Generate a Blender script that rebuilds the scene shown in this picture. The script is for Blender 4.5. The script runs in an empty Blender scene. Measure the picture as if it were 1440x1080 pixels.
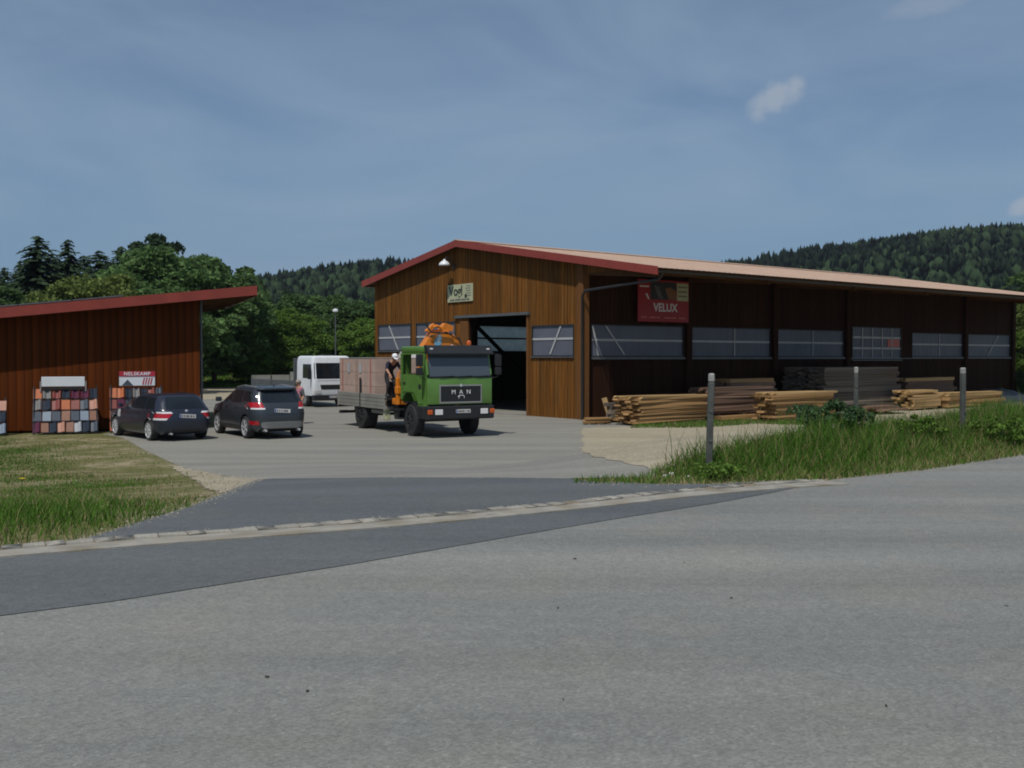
import bpy, bmesh, math, random
import numpy as np
from mathutils import Matrix, Vector, geometry
from math import radians as R, sin, cos, pi, sqrt

random.seed(7)
rng = np.random.default_rng(11)
scn = bpy.context.scene
COL = scn.collection

# ------------------------------------------------------------------ camera
CZ = 2.6                      # eye above the yard; the road is 1 m higher than the yard
F = 1450.0                    # focal length in photograph pixels (1440 wide)
HOR = 502.0
cd = bpy.data.cameras.new('camera')
cd.sensor_width = 36.0
cd.lens = 36.0 * F / 1440.0
cd.clip_start = 0.1
cd.clip_end = 6000
cam = bpy.data.objects.new('camera', cd)
COL.objects.link(cam)
cam.location = (0, 0, CZ)
cam.rotation_euler = (R(90) - math.atan((540 - HOR) / F), 0, 0)
scn.camera = cam

# ------------------------------------------------------------------ light
SUN_EL = R(60)
SUN_H = Vector((-0.33, -0.944, 0)).normalized()
sun_dir = Vector((SUN_H.x * cos(SUN_EL), SUN_H.y * cos(SUN_EL), sin(SUN_EL)))
sl = bpy.data.lights.new('sun', 'SUN')
sl.energy = 3.8
sl.angle = R(0.53)
sl.color = (1.0, 0.95, 0.87)
so = bpy.data.objects.new('sun', sl)
COL.objects.link(so)
so.rotation_euler = sun_dir.to_track_quat('Z', 'Y').to_euler()

scn.view_settings.view_transform = 'Standard'
scn.view_settings.look = 'None'
scn.view_settings.exposure = -0.2
scn.view_settings.gamma = 1.0
scn.view_settings.use_curve_mapping = False
scn.render.engine = 'CYCLES'
scn.cycles.filter_width = 1.9
scn.cycles.max_bounces = 6
scn.cycles.transparent_max_bounces = 8
scn.cycles.use_denoising = True

world = bpy.data.worlds.new('World')
scn.world = world
world.use_nodes = True
wn, wl = world.node_tree.nodes, world.node_tree.links
wn.clear()
w_out = wn.new('ShaderNodeOutputWorld')
w_bg = wn.new('ShaderNodeBackground')
w_bg.inputs['Strength'].default_value = 0.088
w_sky = wn.new('ShaderNodeTexSky')
w_sky.sky_type = 'NISHITA'
w_sky.sun_disc = False
w_sky.sun_elevation = SUN_EL
w_sky.sun_rotation = math.atan2(SUN_H.x, SUN_H.y) % (2 * pi)
w_sky.altitude = 450
w_sky.air_density = 1.0
w_sky.dust_density = 0.6
w_sky.ozone_density = 2.2
# thin veil of cirrus, the same kind of sky all the way round
tc = wn.new('ShaderNodeTexCoord')
sepw = wn.new('ShaderNodeSeparateXYZ')
wl.new(tc.outputs['Generated'], sepw.inputs[0])
mp = wn.new('ShaderNodeMapping')
mp.inputs['Scale'].default_value = (1.0, 1.0, 3.4)
mp.inputs['Rotation'].default_value = (0.1, 0.4, 0.3)
wl.new(tc.outputs['Generated'], mp.inputs['Vector'])
n1 = wn.new('ShaderNodeTexNoise')
n1.inputs['Scale'].default_value = 2.6
n1.inputs['Detail'].default_value = 7
n1.inputs['Roughness'].default_value = 0.52
n1.inputs['Distortion'].default_value = 0.6
wl.new(mp.outputs[0], n1.inputs['Vector'])
r1 = wn.new('ShaderNodeValToRGB')
r1.color_ramp.elements[0].position = 0.38
r1.color_ramp.elements[0].color = (0, 0, 0, 1)
r1.color_ramp.elements[1].position = 0.66
r1.color_ramp.elements[1].color = (1, 1, 1, 1)
wl.new(n1.outputs['Fac'], r1.inputs['Fac'])
veil = wn.new('ShaderNodeMath'); veil.operation = 'MULTIPLY_ADD'
veil.inputs[1].default_value = 0.6
veil.inputs[2].default_value = 0.06
wl.new(r1.outputs['Color'], veil.inputs[0])
mixw = wn.new('ShaderNodeMix'); mixw.data_type = 'RGBA'
wl.new(veil.outputs[0], mixw.inputs['Factor'])
# towards the horizon the air is evenly hazy
hzf = wn.new('ShaderNodeMapRange'); hzf.interpolation_type = 'SMOOTHSTEP'
hzf.inputs['From Min'].default_value = 0.34; hzf.inputs['From Max'].default_value = -0.02
hzf.inputs['To Min'].default_value = 0.0; hzf.inputs['To Max'].default_value = 0.96
wl.new(sepw.outputs['Z'], hzf.inputs['Value'])
mixh = wn.new('ShaderNodeMix'); mixh.data_type = 'RGBA'
wl.new(hzf.outputs[0], mixh.inputs['Factor']); wl.new(w_sky.outputs[0], mixh.inputs['A'])
mixh.inputs['B'].default_value = (1.8, 3.2, 5.15, 1)
wl.new(mixh.outputs['Result'], mixw.inputs['A'])
mixw.inputs['B'].default_value = (3.4, 4.65, 6.2, 1)
last = mixw.outputs['Result']

def puff(px, py, wid, hei, strength, tilt):
    """a small cumulus in one direction of the sky"""
    global last
    d = Vector(((px - 720) / F, 1.0, (HOR - py) / F)).normalized()
    right = Vector((d.y, -d.x, 0)).normalized()
    up = right.cross(d)
    ax = (right * cos(tilt) + up * sin(tilt)) / (wid / F)
    ay = (up * cos(tilt) - right * sin(tilt)) / (hei / F)
    nz = wn.new('ShaderNodeTexNoise')
    nz.inputs['Scale'].default_value = 60
    nz.inputs['Detail'].default_value = 5
    wl.new(tc.outputs['Generated'], nz.inputs['Vector'])
    acc = None
    for a in (ax, ay):
        dp = wn.new('ShaderNodeVectorMath'); dp.operation = 'DOT_PRODUCT'
        wl.new(tc.outputs['Generated'], dp.inputs[0])
        dp.inputs[1].default_value = a
        sb = wn.new('ShaderNodeMath'); sb.operation = 'SUBTRACT'
        wl.new(dp.outputs['Value'], sb.inputs[0])
        sb.inputs[1].default_value = a.dot(d)
        sq = wn.new('ShaderNodeMath'); sq.operation = 'MULTIPLY'
        wl.new(sb.outputs[0], sq.inputs[0]); wl.new(sb.outputs[0], sq.inputs[1])
        if acc is None:
            acc = sq
        else:
            ad = wn.new('ShaderNodeMath'); ad.operation = 'ADD'
            wl.new(acc.outputs[0], ad.inputs[0]); wl.new(sq.outputs[0], ad.inputs[1])
            acc = ad
    jit = wn.new('ShaderNodeMath'); jit.operation = 'MULTIPLY_ADD'
    wl.new(nz.outputs['Fac'], jit.inputs[0]); jit.inputs[1].default_value = 2.2
    wl.new(acc.outputs[0], jit.inputs[2])
    mr = wn.new('ShaderNodeMapRange'); mr.interpolation_type = 'SMOOTHSTEP'
    mr.inputs['From Min'].default_value = 2.3
    mr.inputs['From Max'].default_value = 1.1
    mr.inputs['To Min'].default_value = 0
    mr.inputs['To Max'].default_value = strength
    wl.new(jit.outputs[0], mr.inputs['Value'])
    # only on this side of the sky
    fr = wn.new('ShaderNodeVectorMath'); fr.operation = 'DOT_PRODUCT'
    wl.new(tc.outputs['Generated'], fr.inputs[0]); fr.inputs[1].default_value = d
    gt = wn.new('ShaderNodeMath'); gt.operation = 'GREATER_THAN'
    wl.new(fr.outputs['Value'], gt.inputs[0]); gt.inputs[1].default_value = 0.5
    mu = wn.new('ShaderNodeMath'); mu.operation = 'MULTIPLY'
    wl.new(mr.outputs[0], mu.inputs[0]); wl.new(gt.outputs[0], mu.inputs[1])
    mx = wn.new('ShaderNodeMix'); mx.data_type = 'RGBA'
    wl.new(mu.outputs[0], mx.inputs['Factor'])
    wl.new(last, mx.inputs['A'])
    mx.inputs['B'].default_value = (5.0, 5.6, 6.4, 1)
    last = mx.outputs['Result']

puff(1090, 140, 46, 22, 0.6, 0.45)
puff(1445, 288, 26, 14, 0.6, 0.2)
puff(1310, 8, 60, 16, 0.22, 0.1)
wl.new(last, w_bg.inputs['Color'])
wl.new(w_bg.outputs[0], w_out.inputs['Surface'])

# ------------------------------------------------------------------ materials
def mat(name, col, rough=0.7, metal=0.0, spec=0.5, var=0.0, vscale=3.0, stretch=(1, 1, 1), bump=0.0, bscale=30.0,
        island=0.0, objrand=0.0, col2=None, mix2=(0.4, 0.65), m2scale=1.5, detail=5, transl=0.0, coat=0.0):
    m = bpy.data.materials.new(name)
    m.use_nodes = True
    nt = m.node_tree
    N, L = nt.nodes, nt.links
    b = N['Principled BSDF']
    b.inputs['Roughness'].default_value = rough
    b.inputs['Metallic'].default_value = metal
    b.inputs['Specular IOR Level'].default_value = spec
    b.inputs['Coat Weight'].default_value = coat
    b.inputs['Coat Roughness'].default_value = 0.16
    t = N.new('ShaderNodeTexCoord')
    mpg = N.new('ShaderNodeMapping')
    mpg.inputs['Scale'].default_value = stretch
    L.new(t.outputs['Object'], mpg.inputs['Vector'])
    rgb = N.new('ShaderNodeRGB'); rgb.outputs[0].default_value = (*col, 1)
    cur = rgb.outputs[0]
    if col2:
        n2 = N.new('ShaderNodeTexNoise'); n2.inputs['Scale'].default_value = m2scale; n2.inputs['Detail'].default_value = detail
        L.new(mpg.outputs[0], n2.inputs['Vector'])
        rr = N.new('ShaderNodeMapRange')
        rr.inputs['From Min'].default_value = mix2[0]; rr.inputs['From Max'].default_value = mix2[1]
        L.new(n2.outputs['Fac'], rr.inputs['Value'])
        mx = N.new('ShaderNodeMix'); mx.data_type = 'RGBA'
        L.new(rr.outputs[0], mx.inputs['Factor']); L.new(cur, mx.inputs['A'])
        mx.inputs['B'].default_value = (*col2, 1)
        cur = mx.outputs['Result']
    facs = []
    if var:
        nz = N.new('ShaderNodeTexNoise'); nz.inputs['Scale'].default_value = vscale; nz.inputs['Detail'].default_value = detail
        L.new(mpg.outputs[0], nz.inputs['Vector'])
        mr = N.new('ShaderNodeMapRange')
        mr.inputs['From Min'].default_value = 0.3; mr.inputs['From Max'].default_value = 0.7
        mr.inputs['To Min'].default_value = 1 - var; mr.inputs['To Max'].default_value = 1 + var
        L.new(nz.outputs['Fac'], mr.inputs['Value'])
        facs.append(mr.outputs[0])
    if island:
        g = N.new('ShaderNodeNewGeometry')
        mr = N.new('ShaderNodeMapRange')
        mr.inputs['To Min'].default_value = 1 - island; mr.inputs['To Max'].default_value = 1 + island
        L.new(g.outputs['Random Per Island'], mr.inputs['Value'])
        facs.append(mr.outputs[0])
    if objrand:
        g = N.new('ShaderNodeObjectInfo')
        mr = N.new('ShaderNodeMapRange')
        mr.inputs['To Min'].default_value = 1 - objrand; mr.inputs['To Max'].default_value = 1 + objrand
        L.new(g.outputs['Random'], mr.inputs['Value'])
        facs.append(mr.outputs[0])
    for f in facs:
        v = N.new('ShaderNodeVectorMath'); v.operation = 'SCALE'
        L.new(cur, v.inputs[0]); L.new(f, v.inputs['Scale'])
        cur = v.outputs[0]
    L.new(cur, b.inputs['Base Color'])
    if bump:
        nb = N.new('ShaderNodeTexNoise'); nb.inputs['Scale'].default_value = bscale; nb.inputs['Detail'].default_value = 4
        L.new(mpg.outputs[0], nb.inputs['Vector'])
        bp = N.new('ShaderNodeBump'); bp.inputs['Strength'].default_value = bump; bp.inputs['Distance'].default_value = 0.02
        L.new(nb.outputs['Fac'], bp.inputs['Height'])
        L.new(bp.outputs[0], b.inputs['Normal'])
    if transl:
        tr = N.new('ShaderNodeBsdfTranslucent')
        L.new(cur, tr.inputs['Color'])
        ms = N.new('ShaderNodeMixShader'); ms.inputs[0].default_value = transl
        out = [n for n in N if n.type == 'OUTPUT_MATERIAL'][0]
        L.new(b.outputs[0], ms.inputs[1]); L.new(tr.outputs[0], ms.inputs[2])
        L.new(ms.outputs[0], out.inputs['Surface'])
    return m

def asphalt(name, col, col2, speck, bumpy, tint):
    """worn asphalt: large tone patches, faint stains, stone speckle of several sizes"""
    m = bpy.data.materials.new(name); m.use_nodes = True
    N, L = m.node_tree.nodes, m.node_tree.links
    b = N['Principled BSDF']; b.inputs['Roughness'].default_value = 0.88
    b.inputs['Specular IOR Level'].default_value = 0.3
    t = N.new('ShaderNodeTexCoord')
    def noise(scale, det, rough=0.5, st=None):
        n = N.new('ShaderNodeTexNoise'); n.inputs['Scale'].default_value = scale
        n.inputs['Detail'].default_value = det; n.inputs['Roughness'].default_value = rough
        if st:
            mm = N.new('ShaderNodeMapping'); mm.inputs['Scale'].default_value = st; mm.inputs['Rotation'].default_value = (0, 0, R(-33))
            L.new(t.outputs['Object'], mm.inputs['Vector']); L.new(mm.outputs[0], n.inputs['Vector'])
        else:
            L.new(t.outputs['Object'], n.inputs['Vector'])
        return n.outputs['Fac']
    def rng_(f, a, b_, c, d):
        r = N.new('ShaderNodeMapRange')
        r.inputs['From Min'].default_value = a; r.inputs['From Max'].default_value = b_
        r.inputs['To Min'].default_value = c; r.inputs['To Max'].default_value = d
        L.new(f, r.inputs['Value']); return r.outputs[0]
    def mixc(f, a, bcol):
        mx = N.new('ShaderNodeMix'); mx.data_type = 'RGBA'
        L.new(f, mx.inputs['Factor'])
        if isinstance(a, tuple): mx.inputs['A'].default_value = (*a, 1)
        else: L.new(a, mx.inputs['A'])
        mx.inputs['B'].default_value = (*bcol, 1)
        return mx.outputs['Result']
    c = mixc(rng_(noise(0.35, 5, 0.6, (0.35, 1.3, 1)), 0.35, 0.68, 0, 1), col, col2)
    c = mixc(rng_(noise(0.9, 6, 0.6), 0.5, 0.8, 0, 0.45), c, tint)
    def scale(c, f):
        v = N.new('ShaderNodeVectorMath'); v.operation = 'SCALE'
        L.new(c, v.inputs[0]); L.new(f, v.inputs['Scale']); return v.outputs[0]
    c = scale(c, rng_(noise(0.8, 4, 0.55, (0.07, 1.4, 1)), 0.3, 0.7, 0.86, 1.12))
    c = scale(c, rng_(noise(9, 6, 0.7), 0.3, 0.7, 0.9, 1.1))
    vo = N.new('ShaderNodeTexVoronoi'); vo.inputs['Scale'].default_value = 75
    L.new(t.outputs['Object'], vo.inputs['Vector'])
    sp = N.new('ShaderNodeSeparateColor'); L.new(vo.outputs['Color'], sp.inputs[0])
    c = scale(c, rng_(sp.outputs[0], 0, 1, 1 - speck, 1 + speck))
    c = scale(c, rng_(sp.outputs[1], 0.93, 1.0, 1.0, 1.0 + 1.6 * speck))
    c = scale(c, rng_(noise(38, 3, 0.6), 0.3, 0.7, 1 - speck * 0.7, 1 + speck * 0.7))
    L.new(c, b.inputs['Base Color'])
    bp = N.new('ShaderNodeBump'); bp.inputs['Strength'].default_value = bumpy; bp.inputs['Distance'].default_value = 0.01
    L.new(vo.outputs['Distance'], bp.inputs['Height']); L.new(bp.outputs[0], b.inputs['Normal'])
    return m

M = {}
M['road'] = asphalt('road_asphalt', (0.165, 0.172, 0.163), (0.21, 0.213, 0.196), 0.15, 0.3, (0.24, 0.225, 0.185))
M['dark_asphalt'] = asphalt('new_asphalt', (0.088, 0.099, 0.105), (0.108, 0.117, 0.12), 0.14, 0.3, (0.125, 0.127, 0.12))
M['yard'] = asphalt('yard_asphalt', (0.2, 0.198, 0.178), (0.235, 0.23, 0.2), 0.1, 0.2, (0.25, 0.235, 0.19))
M['sand'] = asphalt('yellow_gravel', (0.295, 0.26, 0.185), (0.34, 0.3, 0.22), 0.28, 0.4, (0.24, 0.21, 0.15))
M['concrete'] = mat('gutter_concrete', (0.29, 0.275, 0.235), 0.9, var=0.22, vscale=6, bump=0.3, bscale=40, col2=(0.19, 0.165, 0.12), mix2=(0.45, 0.68), m2scale=3)
M['granite'] = mat('granite_sett', (0.29, 0.275, 0.235), 0.85, var=0.22, vscale=25, objrand=0.14, bump=0.5, bscale=40)
M['joint'] = mat('joint_dirt', (0.19, 0.155, 0.105), 0.95, var=0.3, vscale=12)
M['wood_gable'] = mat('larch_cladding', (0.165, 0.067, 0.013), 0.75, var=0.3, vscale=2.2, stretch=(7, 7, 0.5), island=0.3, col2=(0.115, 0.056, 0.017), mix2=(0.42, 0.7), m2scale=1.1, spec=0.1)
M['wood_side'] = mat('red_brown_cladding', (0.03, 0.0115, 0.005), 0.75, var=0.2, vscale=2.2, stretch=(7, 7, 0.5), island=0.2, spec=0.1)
M['wood_shed'] = mat('red_brown_board', (0.112, 0.0245, 0.0025), 0.72, var=0.26, vscale=2.0, stretch=(9, 9, 0.45), objrand=0.16, col2=(0.075, 0.019, 0.003), mix2=(0.45, 0.7), m2scale=0.9, spec=0.1)
M['wood_back'] = mat('dark_backing', (0.02, 0.01, 0.005), 0.9, spec=0.1)
M['wood_post'] = mat('post_timber', (0.15, 0.068, 0.024), 0.8, var=0.2, vscale=3, stretch=(8, 8, 0.6), spec=0.1)
M['beam'] = mat('roof_beam', (0.10, 0.05, 0.022), 0.85, var=0.2, vscale=2, spec=0.1)
M['fascia'] = mat('red_fascia', (0.235, 0.038, 0.024), 0.45, var=0.1, vscale=2)
M['roof'] = mat('faded_roof', (0.44, 0.3, 0.215), 0.75, var=0.14, vscale=2.5, island=0.08)
M['pane'] = mat('plastic_pane', (0.15, 0.165, 0.205), 0.3, spec=0.35, var=0.12, vscale=0.8, transl=0.25, bump=0.05, bscale=2)
M['clear_pane'] = mat('rooflight_pane', (0.6, 0.68, 0.7), 0.35, transl=0.85, var=0.1)
M['glass'] = mat('dark_glass', (0.012, 0.016, 0.02), 0.05, spec=0.6)
M['bar_white'] = mat('pale_bar', (0.42, 0.43, 0.43), 0.6, var=0.08)
M['metal_grey'] = mat('grey_metal', (0.13, 0.14, 0.145), 0.45, metal=0.4, var=0.12)
M['metal_dark'] = mat('dark_metal', (0.03, 0.032, 0.034), 0.5, metal=0.3, var=0.15)
M['steel'] = mat('bright_steel', (0.6, 0.61, 0.63), 0.28, metal=0.5)
M['rubber'] = mat('tyre_rubber', (0.018, 0.018, 0.019), 0.8, var=0.25, vscale=9)
M['black'] = mat('black_plastic', (0.014, 0.015, 0.017), 0.5, var=0.15)
M['white_paint'] = mat('white_paint', (0.72, 0.75, 0.78), 0.3, var=0.05, coat=0.3)
M['white'] = mat('white_board', (0.66, 0.69, 0.72), 0.5, var=0.05)
M['cream'] = mat('cream_board', (0.42, 0.43, 0.27), 0.55, var=0.08)
M['ink_green'] = mat('dark_green_print', (0.012, 0.028, 0.018), 0.6)
M['ink_grey'] = mat('grey_print', (0.12, 0.13, 0.12), 0.6)
M['ink_dark'] = mat('dark_print', (0.02, 0.022, 0.03), 0.6)
M['ink_red'] = mat('red_print', (0.42, 0.02, 0.045), 0.5)
M['ink_blue'] = mat('blue_print', (0.03, 0.10, 0.35), 0.5)
M['sky_blue'] = mat('light_blue_print', (0.18, 0.42, 0.62), 0.5)
M['red_sign'] = mat('red_sign', (0.3, 0.008, 0.014), 0.5, var=0.06)
M['sign_white'] = mat('sign_white', (0.62, 0.6, 0.58), 0.5)
M['sign_pink'] = mat('sign_pale_red', (0.5, 0.13, 0.1), 0.5)
M['skin'] = mat('skin', (0.42, 0.22, 0.14), 0.55)
M['hair_print'] = mat('brown_print', (0.2, 0.09, 0.035), 0.6)
M['green_paint'] = mat('green_paint', (0.095, 0.205, 0.04), 0.38, var=0.1, vscale=2.5, coat=0.15)
M['orange_paint'] = mat('orange_paint', (0.62, 0.19, 0.012), 0.4, var=0.12, vscale=4)
M['orange_lamp'] = mat('orange_lamp', (0.5, 0.09, 0.012), 0.25)
M['red_lamp'] = mat('red_lamp', (0.4, 0.008, 0.015), 0.18, coat=0.5)
M['clear_lamp'] = mat('clear_lamp', (0.7, 0.7, 0.7), 0.12, coat=0.5)
M['car_blue'] = mat('dark_blue_grey_paint', (0.02, 0.025, 0.042), 0.36, metal=0.25, coat=0.45)
M['car_grey'] = mat('slate_grey_paint', (0.04, 0.049, 0.06), 0.38, metal=0.35, coat=0.4)
M['silver'] = mat('silver_trim', (0.3, 0.3, 0.3), 0.45, metal=0.3)
M['alu_side'] = mat('grey_dropside', (0.27, 0.265, 0.235), 0.55, var=0.15, vscale=2, metal=0.15)
M['block'] = mat('pink_block', (0.43, 0.315, 0.26), 0.85, var=0.1, vscale=2.5, objrand=0.08)
M['wrap'] = mat('clear_wrap', (0.45, 0.44, 0.41), 0.35, var=0.15, vscale=5)
M['pallet'] = mat('pallet_wood', (0.3, 0.2, 0.1), 0.85, var=0.2, vscale=6, objrand=0.15)
M['plank_warm'] = mat('fresh_plank', (0.29, 0.165, 0.062), 0.8, var=0.22, vscale=2.4, stretch=(0.6, 5, 9), objrand=0.26)
M['plank_pale'] = mat('pale_plank', (0.4, 0.26, 0.11), 0.8, var=0.2, vscale=2.4, stretch=(0.6, 5, 9), objrand=0.2)
M['plank_brown'] = mat('brown_plank', (0.16, 0.095, 0.06), 0.85, var=0.25, vscale=2.4, stretch=(0.6, 5, 9), objrand=0.25)
M['plank_grey'] = mat('weathered_plank', (0.125, 0.1, 0.075), 0.9, var=0.25, vscale=2.4, stretch=(0.6, 5, 9), objrand=0.28)
M['tarp'] = mat('dark_tarp', (0.03, 0.035, 0.045), 0.5, var=0.3, vscale=4)
M['fence_post'] = mat('weathered_post', (0.07, 0.076, 0.068), 0.9, var=0.3, vscale=5, stretch=(3, 3, 0.8), bump=0.5, bscale=20)
M['post_top'] = mat('bleached_post_top', (0.3, 0.3, 0.28), 0.9, var=0.25, vscale=20)
M['cloth_navy'] = mat('navy_cloth', (0.016, 0.018, 0.04), 0.9, var=0.2, vscale=8)
M['cloth_dark'] = mat('dark_trousers', (0.014, 0.014, 0.016), 0.9, var=0.2, vscale=8)
M['cloth_pink'] = mat('pink_cloth', (0.4, 0.16, 0.22), 0.9, var=0.15, vscale=8)
M['cloth_grey'] = mat('grey_cloth', (0.1, 0.1, 0.11), 0.9, var=0.15, vscale=8)
M['cap_white'] = mat('white_cap', (0.75, 0.76, 0.78), 0.8)
M['hair'] = mat('fair_hair', (0.3, 0.27, 0.23), 0.8)
M['grass'] = mat('grass_blade', (0.074, 0.162, 0.018), 0.7, island=0.4, transl=0.3, spec=0.2)
M['grass_dry'] = mat('dry_grass_blade', (0.26, 0.22, 0.1), 0.8, island=0.35, transl=0.25, spec=0.15)
M['trunk'] = mat('bark', (0.07, 0.055, 0.04), 0.95, var=0.3, vscale=8, stretch=(4, 4, 0.8))
M['leaf_dark'] = mat('spruce_needles', (0.034, 0.06, 0.028), 0.8, island=0.4, objrand=0.15, transl=0.25, spec=0.15)
M['leaf_mid'] = mat('broadleaf', (0.085, 0.15, 0.048), 0.75, island=0.4, objrand=0.2, transl=0.38, spec=0.2)
M['leaf_bright'] = mat('bright_broadleaf', (0.115, 0.2, 0.034), 0.75, island=0.42, objrand=0.15, transl=0.4, spec=0.2)
M['leaf_yellow'] = mat('yellow_green_leaf', (0.13, 0.175, 0.045), 0.75, island=0.35, transl=0.3, spec=0.2)
M['leaf_blue'] = mat('blue_green_leaf', (0.052, 0.1, 0.04), 0.75, island=0.4, transl=0.25, spec=0.2)
M['forest'] = mat('far_forest', (0.015, 0.028, 0.014), 0.9, island=0.45, spec=0.1)
M['forest_soft'] = mat('far_broadleaf', (0.024, 0.043, 0.018), 0.9, island=0.4, spec=0.1)
M['hill'] = mat('hill_undergrowth', (0.025, 0.045, 0.016), 0.95, var=0.3, vscale=0.05)
M['petal'] = mat('yellow_petal', (0.7, 0.5, 0.02), 0.6)
M['debris'] = mat('leaf_debris', (0.05, 0.042, 0.03), 0.9)
M['stone_white'] = mat('white_stone', (0.6, 0.6, 0.57), 0.8)
M['grit'] = mat('grit', (0.26, 0.235, 0.185), 0.9, island=0.4)
TILE = {
 'orange': mat('orange_tile', (0.42, 0.115, 0.035), 0.55, var=0.12), 'grey': mat('grey_tile', (0.17, 0.17, 0.165), 0.5, var=0.1),
 'black': mat('black_glazed_tile', (0.02, 0.025, 0.035), 0.15, coat=0.6), 'red': mat('red_tile', (0.2, 0.045, 0.035), 0.45, var=0.12),
 'wine': mat('wine_glazed_tile', (0.1, 0.015, 0.035), 0.15, coat=0.6), 'slate': mat('slate_tile', (0.06, 0.075, 0.1), 0.4, var=0.1),
 'blue': mat('blue_grey_tile', (0.2, 0.25, 0.31), 0.4, var=0.1), 'brown': mat('brown_tile', (0.22, 0.1, 0.06), 0.55, var=0.12),
 'salmon': mat('salmon_tile', (0.42, 0.2, 0.14), 0.5, var=0.12), 'pale': mat('pale_grey_tile', (0.34, 0.36, 0.39), 0.4, var=0.1)}

# ground: soil, dry turf and green turf in drifts
def ground_material():
    m = bpy.data.materials.new('meadow_ground'); m.use_nodes = True
    N, L = m.node_tree.nodes, m.node_tree.links
    b = N['Principled BSDF']; b.inputs['Roughness'].default_value = 0.95; b.inputs['Specular IOR Level'].default_value = 0.1
    t = N.new('ShaderNodeTexCoord')
    def noise(s, d=6):
        n = N.new('ShaderNodeTexNoise'); n.inputs['Scale'].default_value = s; n.inputs['Detail'].default_value = d; n.inputs['Roughness'].default_value = 0.6
        L.new(t.outputs['Object'], n.inputs['Vector']); return n.outputs['Fac']
    def ramp(f, a, c):
        r = N.new('ShaderNodeMapRange'); r.inputs['From Min'].default_value = a; r.inputs['From Max'].default_value = c
        L.new(f, r.inputs['Value']); return r.outputs[0]
    def mixc(f, a, bb):
        mx = N.new('ShaderNodeMix'); mx.data_type = 'RGBA'; L.new(f, mx.inputs['Factor'])
        for k, v in (('A', a), ('B', bb)):
            if isinstance(v, tuple): mx.inputs[k].default_value = (*v, 1)
            else: L.new(v, mx.inputs[k])
        return mx.outputs['Result']
    c = mixc(ramp(noise(0.7), 0.44, 0.62), (0.095, 0.105, 0.035), (0.3, 0.25, 0.165))
    c = mixc(ramp(noise(2.6), 0.42, 0.66), c, (0.13, 0.125, 0.05))
    c = mixc(ramp(noise(14, 3), 0.5, 0.75), c, (0.2, 0.175, 0.1))
    L.new(c, b.inputs['Base Color'])
    bp = N.new('ShaderNodeBump'); bp.inputs['Strength'].default_value = 0.6; bp.inputs['Distance'].default_value = 0.05
    L.new(noise(9), bp.inputs['Height']); L.new(bp.outputs[0], b.inputs['Normal'])
    return m
M['ground'] = ground_material()
M['far_grass'] = mat('far_meadow', (0.07, 0.12, 0.025), 0.95, var=0.25, vscale=0.3, spec=0.1, col2=(0.14, 0.13, 0.05), m2scale=0.12)

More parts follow.
